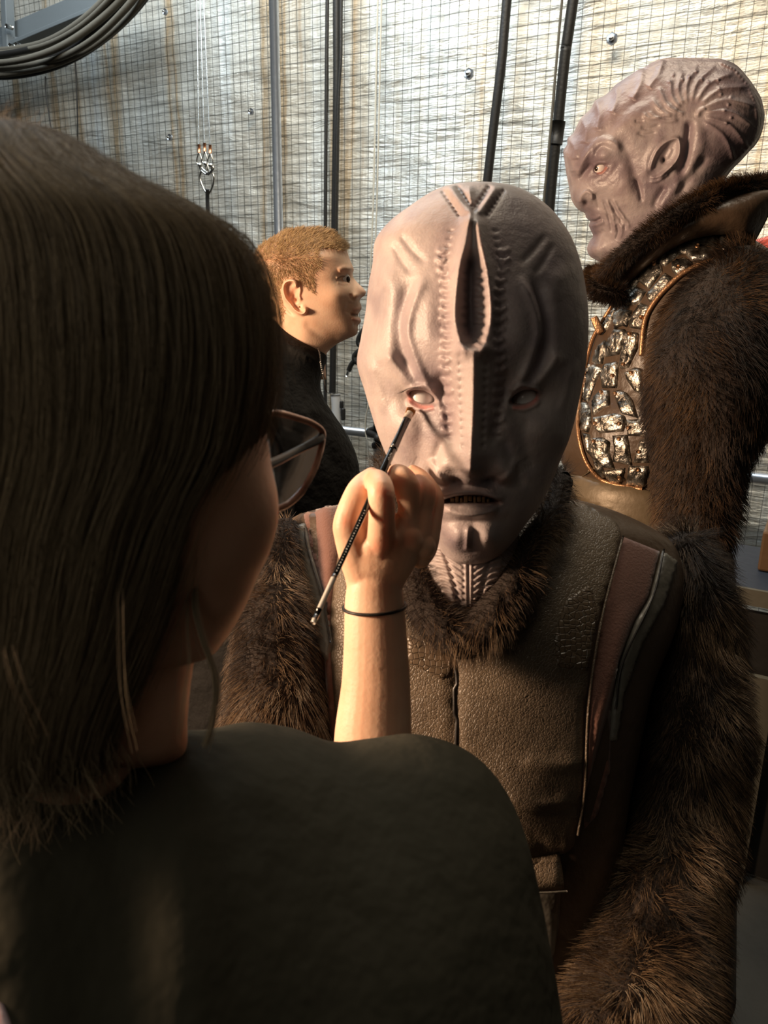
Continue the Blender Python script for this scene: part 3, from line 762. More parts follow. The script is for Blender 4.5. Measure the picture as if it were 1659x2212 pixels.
# ================================================================== tall standing person in armour and mauve makeup, seen from the side
tall = empty('person', foot(1500, 700, 1.33), 'tall person in mauve ridged prosthetic mask wearing plated armour and dark fur', 'person')
FB = Frame(1430, 350, 1.26)
hB = [(1440, 125, 1500, 125), (1425, 128, 1530, 126), (1405, 137, 1556, 127), (1388, 148, 1577, 133), (1378, 151, 1590, 140), (1360, 163, 1601, 150), (1340, 176, 1612, 163), (1329, 184, 1621, 174), (1318, 196, 1630, 187), (1305, 207, 1638, 200), (1286, 217, 1645, 214),
      (1276, 235, 1650, 236), (1262, 248, 1652, 248), (1254, 256, 1651, 262), (1246, 272, 1648, 278), (1238, 288, 1643, 294), (1226, 299, 1637, 306), (1225, 312, 1629, 317), (1217, 326, 1618, 328), (1219, 345, 1602, 346), (1222, 366, 1582, 366), (1226, 388, 1566, 388), (1231, 412, 1557, 410), (1235, 432, 1553, 430),
      (1243, 446, 1551, 445), (1252, 455, 1550, 455), (1263, 460, 1549, 460), (1266, 470, 1548, 470), (1275, 478, 1547, 478), (1272, 487, 1546, 487), (1276, 497, 1545, 497), (1281, 510, 1544, 509), (1273, 522, 1543, 522), (1268, 538, 1541, 538), (1274, 553, 1540, 553), (1290, 563, 1538, 564), (1318, 576, 1536, 577), (1345, 600, 1536, 600), (1360, 640, 1540, 640), (1365, 690, 1550, 690)]
hB = [(a, b, c, d, *( [W]*2 )) for (a, b, c, d), W in zip(hB, np.interp([q[1] for q in hB], [125, 140, 180, 240, 320, 420, 480, 560, 640, 700], [.012, .030, .055, .075, .082, .078, .070, .058, .056, .06]))]
def featB(x, y): return .55*featB_(x, y)
def featB_(x, y):
    d = np.zeros_like(x)
    # crest running along the forehead edge
    for a, b in [((1432, 128), (1400, 190)), ((1388, 148), (1366, 215)), ((1329, 184), (1322, 245)), ((1287, 217), (1290, 280)), ((1255, 254), (1264, 310)), ((1227, 299), (1245, 345)), ((1218, 327), (1238, 372))]:
        d += rid(x, y, [a, ((a[0]+b[0])/2+6, (a[1]+b[1])/2), b], .008, 7, 1.6, .05)
    d -= rid(x, y, [(1420, 190), (1350, 240), (1300, 300), (1268, 360), (1250, 410)], .006, 11, 2, .15)
    # brow
    d += rid(x, y, [(1240, 385), (1262, 345), (1284, 312), (1305, 300), (1328, 310), (1343, 330)], .010, 8, 1.8, .12)
    d += rid(x, y, [(1275, 350), (1285, 322), (1305, 308), (1330, 322)], .005, 5, 2, .2)
    d -= bmp(x, y, 1290, 366, 24, 17, .015, -.5)
    d += bmp(x, y, 1304, 337, 17, 13, .009)
    d -= rid(x, y, [(1250, 392), (1262, 372), (1280, 352)], .008, 5, 2, .2)
    # lids
    d += rid(x, y, [(1279, 362), (1290, 353), (1304, 352), (1314, 352)], .004, 2.6, 2, .2)
    d += rid(x, y, [(1284, 372), (1296, 376), (1308, 366), (1314, 355)], .004, 3.0, 2, .2)
    e = ((x-1297)/14.)**2+((y-363+(x-1297)*.35)/8.)**2; d -= .012*(1-sstep(e, .5, 1.3))
    d -= rid(x, y, [(1282, 392), (1305, 392), (1326, 372), (1340, 345)], .004, 7, 2, .2)
    # cheekbone, temple
    d += bmp(x, y, 1352, 400, 34, 42, .010); d += bmp(x, y, 1350, 262, 42, 36, .009)
    d -= rid(x, y, [(1335, 290), (1358, 335), (1372, 380), (1380, 430)], .010, 14, 2, .2)
    d -= rid(x, y, [(1372, 382), (1382, 410), (1386, 440)], .008, 5, 2, .2)
    for p in ([(1375, 285), (1395, 292), (1420, 285)], [(1382, 275), (1405, 278), (1428, 268)], [(1370, 262), (1392, 262)]):
        d -= rid(x, y, p, .004, 4, 2, .2)
    # nose wing, nostril
    d += bmp(x, y, 1262, 432, 17, 22, .014)
    d += rid(x, y, [(1253, 440), (1256, 424), (1267, 414), (1278, 420), (1280, 434)], .007, 4, 2, .1)
    d -= bmp(x, y, 1265, 438, 5.5, 8, .016)
    d -= rid(x, y, [(1284, 415), (1292, 436), (1294, 456)], .006, 5, 2, .2)
    # muzzle, lips, chin
    d += bmp(x, y, 1290, 468, 24, 22, .006)
    d -= rid(x, y, [(1272, 478), (1285, 479), (1300, 472)], .012, 3.2, 2, .08)
    d += rid(x, y, [(1274, 488), (1292, 484), (1306, 476)], .007, 5, 2, .15); d += rid(x, y, [(1268, 471), (1284, 472), (1298, 466)], .005, 4, 2, .15)
    d -= rid(x, y, [(1280, 509), (1296, 505), (1308, 496)], .006, 5, 2, .2)
    d += bmp(x, y, 1288, 538, 20, 20, .009)
    for k, p in enumerate([[(1302, 430), (1312, 455), (1322, 482)], [(1314, 425), (1328, 452), (1340, 470), (1342, 492)], [(1322, 445), (1335, 468), (1348, 480), (1352, 500)], [(1310, 460), (1318, 480), (1322, 505)], [(1330, 520), (1336, 500), (1332, 482)]]):
        d -= rid(x, y, p, .0055, 3.6, 2, .2); d += rid(x, y, [(a+7, b-1) for a, b in p], .0045, 4, 2, .2)
    # ear
    d += rid(x, y, [(1404, 372), (1408, 352), (1420, 325), (1440, 306), (1462, 299), (1468, 312), (1467, 334), (1455, 355), (1440, 370), (1420, 388)], .012, 4.5, 1.8, .06)
    d += rid(x, y, [(1395, 388), (1398, 350), (1412, 318), (1440, 290)], .006, 7, 2, .2)
    d -= bmp(x, y, 1442, 332, 13, 24, .011, .45)
    d += rid(x, y, [(1432, 350), (1444, 335), (1452, 318)], .004, 4, 2, .2)
    d -= bmp(x, y, 1434, 346, 5, 6, .016)
    d += rid(x, y, [(1402, 384), (1420, 382), (1440, 366), (1458, 352)], .007, 3.4, 2, .15)
    d += rid(x, y, [(1402, 394), (1422, 390), (1446, 374)], .005, 3, 2, .15)
    # groove behind the ear
    d -= rid(x, y, [(1490, 255), (1488, 290), (1482, 330), (1474, 362), (1462, 380)], .016, 9, 2, .15)
    d += rid(x, y, [(1505, 262), (1512, 310), (1500, 360), (1485, 400)], .007, 13, 2, .2)
    d -= rid(x, y, [(1530, 330), (1505, 365), (1478, 400), (1462, 430)], .010, 10, 2, .2)
    d -= rid(x, y, [(1440, 400), (1420, 430), (1412, 455)], .008, 8, 2, .2); d += rid(x, y, [(1475, 390), (1440, 430), (1420, 460)], .006, 10, 2, .2)
    # fan of ridges radiating from above the ear to the back of the skull
    hub = np.array([1492, 250])
    for k in range(13):
        a = math.radians(200-k*18.5); L = 62+58*sstep(k, 2, 9)
        if k < 3: L = 70
        p1 = hub+np.array([math.cos(a), -math.sin(a)])*26; p2 = hub+np.array([math.cos(a-.18), -math.sin(a-.18)])*(26+L*.5); p3 = hub+np.array([math.cos(a-.45), -math.sin(a-.45)])*(26+L)
        d += rid(x, y, [p1, p2, p3], .0058, 5.2, 1.8, .15)
    d += rid(x, y, [(1392, 240), (1395, 252), (1412, 256), (1436, 250), (1455, 252)], .006, 4.5, 2, .15)
    d += rid(x, y, [(1440, 225), (1448, 236), (1468, 244), (1480, 250)], .006, 5, 2, .2)
    d += rid(x, y, [(1505, 255), (1512, 240), (1526, 232)], .007, 5, 2, .2)
    for k in range(15):
        t = k/14.; a = math.radians(125-t*150); r = 78+10*math.sin(k*2.)
        d += bmp(x, y, 1492+r*1.05*math.cos(a), 235-r*.92*math.sin(a), 3.2, 3.2, .005)
    # pebbled back edge
    for k in range(60):
        t = k/59.; xx = np.interp(t, [0, .15, .3, .5, .7, .85, 1], [1560, 1590, 1618, 1636, 1640, 1630, 1596]); yy = np.interp(t, [0, .15, .3, .5, .7, .85, 1], [136, 150, 182, 225, 270, 305, 345])
        d += bmp(x, y, xx-4*(k % 2), yy, 4, 4, .0045)
    return d
qB = crom(np.array(hB, float), 900); LB = np.r_[0, np.cumsum(np.abs(np.diff(qB[:, 1]))+.3*np.abs(np.diff(qB[:, 0])))]; sB = np.linspace(0, LB[-1], 330)
qBq = np.stack([np.interp(sB, LB, qB[:, k]) for k in range(6)], 1)
vB, fB = orient(*loft(FB, qBq, 330, 280, featB, Rpx=115, pw=.55, both=True, spacing=np.linspace(0, 1, 330)))
xB, yB = project(vB); pc = np.ones((len(vB), 3))
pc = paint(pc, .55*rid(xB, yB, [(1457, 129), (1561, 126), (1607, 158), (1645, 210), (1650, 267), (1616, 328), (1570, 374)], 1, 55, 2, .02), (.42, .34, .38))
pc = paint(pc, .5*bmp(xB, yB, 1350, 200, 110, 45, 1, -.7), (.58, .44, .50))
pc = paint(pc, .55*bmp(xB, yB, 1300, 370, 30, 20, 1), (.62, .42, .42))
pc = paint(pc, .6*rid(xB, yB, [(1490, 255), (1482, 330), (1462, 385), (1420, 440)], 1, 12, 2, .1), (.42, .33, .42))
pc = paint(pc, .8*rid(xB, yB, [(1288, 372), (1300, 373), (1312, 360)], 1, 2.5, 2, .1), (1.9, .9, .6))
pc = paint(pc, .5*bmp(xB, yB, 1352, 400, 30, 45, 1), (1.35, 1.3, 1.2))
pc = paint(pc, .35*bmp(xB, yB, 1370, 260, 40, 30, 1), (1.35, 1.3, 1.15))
pc = paint(pc, .9*bmp(xB, yB, 1265, 438, 4, 6, 1), (.1, .06, .06)); pc = paint(pc, .9*bmp(xB, yB, 1434, 346, 4, 5, 1), (.1, .07, .07))
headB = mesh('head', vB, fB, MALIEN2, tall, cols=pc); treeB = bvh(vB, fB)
h, n = cast(treeB, 1297, 363)
ev, ef = ball(h-FB.w*.0035, .0105, 20, 14, [FB.r, FB.u, FB.w]); eo = mesh('eye', ev, ef, MEYE, tall)
lkd = -FB.r*.62+FB.w*.72-FB.u*.1; lkd /= np.linalg.norm(lkd); ax = np.cross(lkd, [0, 0, 1.]); ax /= np.linalg.norm(ax)
mesh('iris', *ball(h-FB.w*.0035+lkd*.0072, (.005, .005, .004), 16, 10, [ax, np.cross(lkd, ax), lkd]), MIRIS, eo)

# armoured torso
FD = Frame(1500, 900, 1.345)
tb = [(1470, 500, 1600, 505, .06, .06), (1400, 540, 1660, 545, .10, .10), (1352, 600, 1730, 600, .145, .14), (1318, 665, 1790, 660, .165, .15), (1283, 730, 1830, 730, .172, .16), (1268, 790, 1850, 790, .172, .16), (1252, 850, 1850, 850, .17, .16), (1232, 890, 1745, 890, .168, .16), (1215, 930, 1690, 930, .165, .16),
      (1209, 973, 1640, 973, .16, .155), (1222, 1010, 1605, 1010, .155, .15), (1230, 1035, 1590, 1035, .150, .15), (1220, 1065, 1580, 1065, .15, .15), (1212, 1150, 1565, 1150, .15, .15), (1205, 1300, 1560, 1300, .15, .15), (1200, 1500, 1570, 1500, .16, .16), (1210, 1800, 1590, 1800, .16, .16), (1230, 2150, 1590, 2150, .15, .15)]
vD, fD = orient(*loft(FD, tb, 180, 140, lambda x, y: -rid(x, y, [(1260, 1030), (1400, 1060), (1500, 1080)], .006, 14, 2, .05), pw=.45))
treeD = bvh(vD, fD)
cu = mesh('cuirass', vD, fD, MLEATH, tall)
def pan(name, poly, m, off=.004, parent=None, step=9, edge=7, hf=None, lift=0.):
    v, f = drape(poly, treeD, off, step, edge, z=1.25, hfun=hf, lift=lift); return mesh(name, v, f, m, parent or tall)
# belly bulge behind the plates
z5 = lambda a: [(1180+x*.3707, 380+y*.3707) for x, y in a]
pan('belt', z5([(135, 1738), (250, 1755), (370, 1785), (480, 1800), (600, 1832), (700, 1860), (700, 2100), (600, 2064), (430, 2000), (280, 1935), (160, 1880), (100, 1850), (115, 1800)]), MBELT, .009)
plates = [
 [(830, 330), (975, 325), (985, 440), (940, 480), (850, 490), (820, 460), (800, 420), (730, 395)], [(660, 470), (720, 410), (780, 400), (835, 455), (780, 455), (700, 520), (665, 515)],
 [(1010, 340), (1090, 350), (1180, 400), (1235, 470), (1180, 460), (1100, 465), (1030, 430)], [(735, 505), (800, 480), (850, 520), (830, 545), (760, 580), (735, 550)],
 [(545, 560), (610, 495), (665, 525), (672, 560), (600, 655), (545, 610)], [(590, 690), (690, 575), (735, 605), (700, 650), (620, 740), (600, 720)],
 [(510, 600), (535, 575), (540, 615), (480, 700), (420, 765), (435, 720)], [(490, 700), (525, 650), (580, 675), (545, 735), (515, 750), (470, 750)],
 [(490, 840), (545, 745), (600, 765), (608, 790), (550, 890), (490, 880)], [(400, 800), (435, 780), (500, 790), (470, 880), (445, 870), (400, 890)], [(330, 870), (400, 765), (410, 790), (360, 880), (330, 920)],
 [(350, 980), (400, 895), (460, 900), (460, 940), (425, 1035), (345, 1050)], [(465, 915), (535, 925), (530, 1010), (480, 1110), (440, 1120), (430, 1085)],
 [(270, 1080), (300, 1000), (345, 960), (345, 1000), (330, 1090), (290, 1095)], [(345, 1100), (410, 1085), (420, 1105), (410, 1230), (330, 1230), (325, 1150)],
 [(250, 1120), (280, 1105), (325, 1130), (290, 1200), (250, 1310), (220, 1300)], [(460, 1150), (520, 1120), (560, 1130), (560, 1270), (520, 1255), (475, 1190)],
 [(280, 1290), (320, 1250), (365, 1255), (368, 1335), (330, 1350), (275, 1395), (272, 1330)], [(400, 1265), (430, 1250), (470, 1270), (500, 1310), (530, 1405), (440, 1380), (415, 1320)],
 [(285, 1410), (400, 1388), (450, 1400), (462, 1430), (445, 1485), (320, 1495), (290, 1470)], [(470, 1425), (600, 1420), (600, 1512), (480, 1512)],
 [(205, 1320), (240, 1330), (258, 1370), (262, 1440), (245, 1490), (205, 1480), (198, 1400)], [(272, 1535), (330, 1530), (370, 1555), (365, 1610), (395, 1700), (330, 1690), (275, 1640)],
 [(390, 1520), (470, 1515), (492, 1680), (390, 1660), (400, 1600)], [(548, 1540), (600, 1530), (600, 1665), (512, 1665), (530, 1600)], [(330, 1720), (455, 1705), (450, 1735), (435, 1792), (380, 1785)],
 [(485, 1692), (590, 1695), (572, 1812), (470, 1795)], [(212, 1500), (255, 1510), (270, 1640), (235, 1600)], [(210, 1180), (240, 1100), (255, 1105), (225, 1230), (205, 1300)], [(275, 1650), (330, 1700), (345, 1770), (290, 1720)]]
for k, p in enumerate(plates):
    cc_ = np.mean(p, 0); p = [tuple(cc_+(np.array(q)-cc_)*1.09) for q in p]
    o = pan('armour_plate', z5(p), MPLATE, .0055, step=5, edge=3.2, hf=lambda x, y, k=k: .0007*math.sin(x*.21+k)*math.sin(y*.17+k*2.))
rv, rf = [], []
for zx, zy in [(565, 830), (498, 925), (462, 1100), (400, 1165), (505, 1148), (335, 1265), (415, 1275), (298, 1447), (433, 1445), (483, 1468), (430, 1532), (540, 1603), (432, 1748), (535, 1707), (290, 1547), (520, 345), (775, 545), (640, 525), (880, 430)]:
    x, y = 1180+zx*.3707, 380+zy*.3707; h, n = cast(treeD, x, y, 1.2); h = h+n*.0075
    v, f = tube(np.array([h-n*.002, h+n*.0012]), [.0036, .0030], 12); mesh('rivet', v, f, MTRIM, tall)
def trim(pts, r, m=MTRIM, name='copper_trim', lift=.004):
    q = drape_line(z5(pts), treeD, lift, 60, 1.2); v, f = tube(q, r, 8, n=len(q)); mesh(name, v, f, m, tall)
trim([(985, 318), (860, 300), (760, 345), (650, 430), (545, 545), (460, 650), (390, 770), (335, 860), (280, 960), (245, 1090), (215, 1250), (195, 1400), (200, 1520), (235, 1650), (300, 1740), (400, 1800), (560, 1825)], .0035)
trim([(1180, 490), (1100, 500), (1000, 498), (900, 525), (800, 575), (725, 640), (660, 710), (600, 800), (575, 880), (565, 980), (560, 1050)], .0040)
# small buckle sticking out at the chest
bc = P(1291, 703, 1.30)
bk = mesh('chest_buckle', *join([box(bc, (.012, .02, .030), [FD.r*.9+FD.u*.4, FD.w, FD.u*.9-FD.r*.4]), box(bc-FD.r*.004-FD.w*.006, (.006, .026, .020), [FD.r*.9+FD.u*.4, FD.w, FD.u*.9-FD.r*.4])]), MTRIM, tall); bevel(bk, .002)

# stand-up collar
FC = Frame(1450, 540, 1.27)
cb = [(1290, 592, 1335, 640, .016, .016), (1318, 572, 1345, 642, .04, .04), (1352, 545, 1362, 620, .062, .06), (1395, 510, 1400, 585, .080, .075), (1440, 478, 1450, 545, .090, .085), (1490, 452, 1500, 520, .094, .09), (1545, 430, 1555, 510, .088, .09), (1590, 420, 1598, 515, .078, .085), (1640, 412, 1612, 520, .060, .07), (1685, 410, 1625, 530, .030, .04)]
vcb, fcb = orient(*loft(FC, cb, 80, 60, None, pw=.35))
cl = mesh('collar', vcb, fcb, MLEATH, tall)
edgeB = crom([(1288, 588, 1.275), (1296, 600, 1.26), (1330, 566, 1.215), (1365, 536, 1.19), (1405, 504, 1.175), (1450, 473, 1.165), (1500, 446, 1.165), (1550, 424, 1.18), (1600, 410, 1.20), (1650, 404, 1.24), (1700, 402, 1.28)], 70)
ePB = PL(edgeB)
vE, fE = tube(ePB, list(np.interp(np.linspace(0, 1, 70), [0, .1, .5, .8, 1], [.011, .011, .012, .016, .015])), 12, n=70)
ft = mesh('fur_trim', vE, fE, MPELT, tall)
nearE = lambda p: ePB[np.argmin(((p[:, None]-ePB[None])**2).sum(2), 1)]
fur('fur', vE, fE, 16000, .015, MFURD, ft, flow=(-.8, 0, -.3), lay=.5, outward=nearE, seed=21, rad=.00028)
lowB = PL(crom([(1284, 585, 1.28), (1280, 605, 1.265), (1290, 622, 1.255), (1315, 632, 1.245), (1345, 640, 1.25)], 30))
vE2, fE2 = tube(lowB, .012, 10, n=30); ft2 = mesh('fur_trim', vE2, fE2, MPELT, tall)
fur('fur', vE2, fE2, 5000, .018, MFURD, ft2, flow=(-.5, 0, -1), lay=.5, outward=lambda p: lowB[np.argmin(((p[:, None]-lowB[None])**2).sum(2), 1)], seed=22, rad=.00028)
sleeve('fur_sleeve', [(1600, 600, 1.20), (1560, 700, 1.17), (1545, 800, 1.15), (1530, 900, 1.14), (1516, 1000, 1.13), (1508, 1100, 1.13), (1500, 1200, 1.12), (1490, 1400, 1.13), (1475, 1700, 1.15), (1465, 1950, 1.2)], [.060, .084, .094, .086, .066, .056, .050, .052, .054, .052], 46000, MFURD, 31, tall, L=.026, r=.00034, bumps=.007)
pB = P(1425, 900, 1.36); legs(tall, pB[0], pB[1], 1.02, .07, MTROUS, (-1, 0), .12)
# ================================================================== short-haired person in black, profile to the right
short = empty('person', foot(640, 900, 1.52), 'person with short cropped blond hair and black knit top, in profile facing right', 'person')
FS = Frame(655, 620, 1.5)
z3 = lambda x, y: (540+x*.1989, 460+y*.1989)
hs = [(640, 492, 660, 491), (622, 497, 688, 493), (606, 504, 712, 500), (590, 513, 728, 512), (574, 524, 741, 524), (562, 534, 748, 534), (552, 546, 751, 546), (546, 560, 755, 558), (545, 572, 760, 570), (547, 584, 764, 582), (551, 592, 762, 591), (554, 600, 764, 600),
      (558, 608, 770, 608), (563, 616, 778, 616), (567, 624, 786, 624), (571, 631, 790, 631), (574, 638, 788, 638), (577, 644, 780, 644), (580, 651, 777, 651), (583, 658, 780, 658), (585, 665, 781, 665), (587, 672, 778, 672), (589, 678, 774, 678), (590, 683, 774, 683), (591, 689, 779, 689), (592, 696, 779, 696),
      (593, 704, 773, 704), (594, 714, 773, 714), (595, 724, 768, 724), (596, 733, 748, 733), (597, 742, 730, 742), (597, 752, 716, 752), (597, 764, 706, 764), (595, 785, 703, 785), (590, 820, 705, 820)]
Wt = lambda y: np.interp(y, [490, 500, 525, 560, 600, 640, 690, 730, 765, 820], [.008, .03, .055, .070, .073, .071, .060, .052, .050, .055])
hs = [(a, b, c, d, float(Wt((b+d)/2)), float(Wt((b+d)/2))) for a, b, c, d in hs]
def featS(x, y):
    d = np.zeros_like(x)
    d += rid(x, y, [(730, 588), (744, 580), (760, 584)], .006, 6, 2, .2)                 # brow
    d -= bmp(x, y, 744, 602, 15, 11, .011)
    d += rid(x, y, [(725, 603), (736, 597), (754, 597)], .0042, 3.0, 2, .15); d += rid(x, y, [(727, 608), (740, 612), (754, 611)], .0022, 3.4, 2, .15)
    d -= bmp(x, y, 764, 612, 6, 22, .005)
    d += bmp(x, y, 770, 640, 9, 8, .009); d -= rid(x, y, [(757, 634), (759, 644), (766, 650)], .004, 3, 2, .2); d -= bmp(x, y, 776, 646, 4, 2.5, .006)
    d -= rid(x, y, [(757, 650), (752, 666), (748, 680)], .003, 6, 2, .2)
    d -= rid(x, y, [(756, 678), (768, 680), (780, 680)], .010, 2.6, 2, .05)
    d += rid(x, y, [(760, 672), (772, 668), (782, 670)], .003, 4, 2, .2); d += rid(x, y, [(758, 686), (770, 690), (780, 690)], .004, 4, 2, .2)
    d -= rid(x, y, [(762, 702), (776, 702)], .003, 5, 2, .2)
    d += bmp(x, y, 725, 640, 24, 26, .006)
    # ear
    d += rid(x, y, [(640, 625), (637, 610), (628, 606), (616, 611), (612, 624), (616, 642), (626, 655), (638, 670), (652, 677), (660, 672), (658, 662)], .013, 3.6, 2, .05)
    d += rid(x, y, [(645, 612), (648, 626), (646, 640), (652, 652)], .005, 3.5, 2, .2)
    d -= bmp(x, y, 634, 640, 8, 13, .010, .3); d -= bmp(x, y, 640, 648, 3.5, 4, .010)
    d += bmp(x, y, 655, 668, 6, 8, .005)
    d -= rid(x, y, [(606, 600), (604, 630), (615, 660), (640, 685)], .004, 4, 2, .2)
    d -= rid(x, y, [(655, 690), (672, 710), (700, 728), (740, 735)], .003, 9, 2, .2)
    return d
qS = crom(np.array(hs, float), 900); LS = np.r_[0, np.cumsum(np.abs(np.diff(qS[:, 1]))+.3*np.abs(np.diff(qS[:, 0])))]; sS = np.linspace(0, LS[-1], 240)
qSq = np.stack([np.interp(sS, LS, qS[:, k]) for k in range(6)], 1)
vS, fS = orient(*loft(FS, qSq, 240, 220, featS, Rpx=88, pw=.55, both=True, spacing=np.linspace(0, 1, 240)))
xS, yS = project(vS); pc = np.ones((len(vS), 3))
hair_poly = [(752, 533), (742, 540), (728, 541), (708, 537), (690, 540), (686, 552), (697, 560), (694, 574), (683, 585), (680, 605), (684, 633), (672, 628), (658, 616), (646, 606), (630, 600), (614, 604), (606, 625), (610, 650), (618, 672), (612, 700), (604, 712), (560, 705), (530, 600), (530, 520), (620, 470), (700, 470), (760, 510)]
inh = inside(xS, yS, hair_poly)
dh, _ = polydist(xS, yS, hair_poly, closed=True); wh = np.where(inh, sstep(dh, 0, 4), 0)
pc = paint(pc, .75*wh, (.50, .44, .34))
pc = paint(pc, .7*(rid(xS, yS, [(762, 671), (772, 668), (783, 670)], 1, 4, 2, .1)+rid(xS, yS, [(760, 687), (770, 691), (781, 691)], 1, 4, 2, .1)).clip(0, 1), (.85, .50, .48))
pc = paint(pc, .8*rid(xS, yS, [(727, 587), (742, 579), (764, 583)], 1, 4, 2, .25), (.30, .22, .16))
pc = paint(pc, .9*rid(xS, yS, [(727, 604), (738, 597), (752, 599)], 1, 1.6, 2, .1), (.2, .14, .12))
pc = paint(pc, .8*rid(xS, yS, [(758, 679), (770, 681), (779, 681)], 1, 2.5, 2, .1), (.15, .05, .05))
pc = paint(pc, .35*bmp(xS, yS, 634, 638, 14, 24, 1), (.95, .62, .6))
pc = paint(pc, .35*bmp(xS, yS, 780, 632, 10, 10, 1), (1., .72, .66))
hd = mesh('body', vS, fS, MSKIN, short, cols=pc); treeS = bvh(vS, fS)
h, n = cast(treeS, 743, 603)
c = h-FS.w*.0082+FS.r*.001; ev, ef = ball(c, .0115, 20, 14, [FS.r, FS.u, FS.w]); eo = mesh('eye', ev, ef, MEYE, short)
ld = FS.r*.72+FS.w*.62; ld /= np.linalg.norm(ld); ax = np.cross(ld, [0, 0, 1.]); ax /= np.linalg.norm(ax)
mesh('iris', *ball(c+ld*.0078, (.0068, .0068, .0048), 16, 10, [ax, np.cross(ld, ax), ld]), MIRIS, eo)
# cropped hair
def keepS(c):
    x, y = project(c); return inside(x, y, hair_poly).astype(float)*(.3+.7*((c-FS.o)@FS.w > -.03))
tt, nn = sample(vS, fS, 17000, keepS)
nn = np.where(((nn*(tt-FS.o)).sum(1) < 0)[:, None], -nn, nn)
fl = FS.r*.75-FS.u*.25; xx, yy = project(tt)
k_ = sstep(yy, 500, 600)[:, None]; flw = FS.r[None]*(.95-1.15*k_)-FS.u[None]*(-.15+1.05*k_)
d = nn*.55+flw*.8+rng.normal(size=tt.shape)*.22+vnoise(tt, 60, 5)*.3; d /= np.linalg.norm(d, axis=1)[:, None]
L = np.interp(yy, [490, 530, 580, 640, 700], [.010, .010, .008, .0055, .003])*(.7+.5*rng.random(len(tt)))
hp = tt[:, None]-nn[:, None]*.001+d[:, None]*(np.linspace(0, 1, 4)[None, :, None]*L[:, None, None])
strands('hair', hp, .00032, MHAIRB, short, .6)
mesh('ear_stud', *ball(cast(treeS, 646.5, 663)[0]+FS.w*.001, .0017, 10, 8), MTRIM, short)
# black top
FK = Frame(600, 950, 1.54)
tp = [(585, 690, 612, 708, .02, .03), (565, 706, 650, 738, .045, .05), (540, 722, 690, 760, .062, .07), (505, 745, 706, 772, .078, .085), (480, 775, 700, 795, .095, .10), (462, 815, 692, 830, .115, .12), (455, 860, 700, 862, .13, .13), (450, 900, 722, 898, .14, .14), (435, 945, 750, 940, .145, .145), (415, 1000, 772, 995, .15, .15), (395, 1080, 779, 1075, .15, .15), (375, 1200, 776, 1200, .15, .15), (370, 1400, 765, 1400, .14, .14), (380, 1750, 760, 1750, .14, .14)]
vK, fK = orient(*loft(FK, tp, 120, 90, lambda x, y: rid(x, y, [(600, 735), (655, 765), (700, 790)], .006, 8, 2, .1)+rid(x, y, [(640, 830), (660, 900), (655, 1000)], .006, 14, 2, .2)-rid(x, y, [(690, 880), (700, 950), (730, 1040)], .008, 18, 2, .2)+rid(x, y, [(600, 860), (620, 960), (610, 1060)], .01, 22, 2, .2), pw=.45))
mesh('black_top', vK, fK, MBLACK, short)
# near arm hanging
av, af = orient(*tube(PL([(560, 800, 1.45), (565, 900, 1.41), (570, 1050, 1.39), (575, 1200, 1.38), (600, 1330, 1.36)]), [.05, .06, .055, .05, .04], 24, ends=.6)); av = av+vnoise(av, 18, 4)*.004
mesh('sleeve', av, af, MBLACK, short)
cr = PL(crom([(686, 752, 1.50), (690, 765, 1.485), (693, 790, 1.475), (700, 820, 1.47), (706, 849, 1.475)], 60)); cr = cr+vnoise(cr, 300, 2)*.0006
lan = mesh('necklace_cord', *tube(cr, .0014, 6, n=60), MCABLE, short)
bl = [ball(cr[k], .0018, 8, 6) for k in range(2, 40, 2)]
mesh('bead', *join(bl), MZINC, lan)
pS = P(600, 1100, 1.54); legs(short, pS[0], pS[1], .95, .09, MTROUS, (1, 0), .14)

# ================================================================== makeup artist in the foreground, back of the head to the camera
art = empty('person', (float(P(300, 1900, .42)[0]), float(P(300, 1900, .42)[1])-.02, 0), 'person seen from behind in glasses and black shirt, painting the masked face', 'person')
FM = Frame(190, 850, .385)
ms = [(-40, 360, 60, 360, .01, .02), (-140, 430, 170, 430, .035, .05), (-200, 520, 320, 525, .055, .07), (-235, 640, 430, 640, .066, .08), (-245, 760, 500, 760, .070, .085), (-240, 860, 545, 860, .072, .085), (-230, 940, 568, 940, .074, .085), (-215, 1000, 577, 1000, .074, .08),
      (-200, 1050, 590, 1057, .070, .078), (-185, 1095, 593, 1107, .066, .074), (-170, 1140, 586, 1150, .062, .07), (-150, 1180, 573, 1190, .058, .066), (-130, 1220, 552, 1235, .054, .062), (-115, 1260, 525, 1300, .050, .056), (-105, 1300, 490, 1360, .046, .05), (-100, 1345, 460, 1397, .044, .046),
      (-98, 1395, 424, 1408, .043, .045), (-98, 1450, 412, 1455, .043, .045), (-100, 1540, 404, 1540, .040, .045), (-100, 1600, 402, 1606, .030, .046), (-95, 1660, 380, 1660, .004, .046)]
qM = crom(np.array(ms, float), 600)
vM, fM = orient(*loft(FM, qM, 260, 140, None, pw=.42, spacing=np.linspace(0, 1, 260)))
# right arm, wrist and hand, all one skin
ar = tube(PL([(930, 1880, .50), (860, 1830, .55), (815, 1720, .578), (806, 1600, .588), (812, 1480, .594), (811, 1380, .596), (809, 1300, .598), (810, 1258, .597), (814, 1215, .597)]), [.040, .036, .0325, .0300, .0268, .0245, .0232, .0205, .0135], 28, n=80, flat=(.86, FW), ends=.5)
pr = [ar]
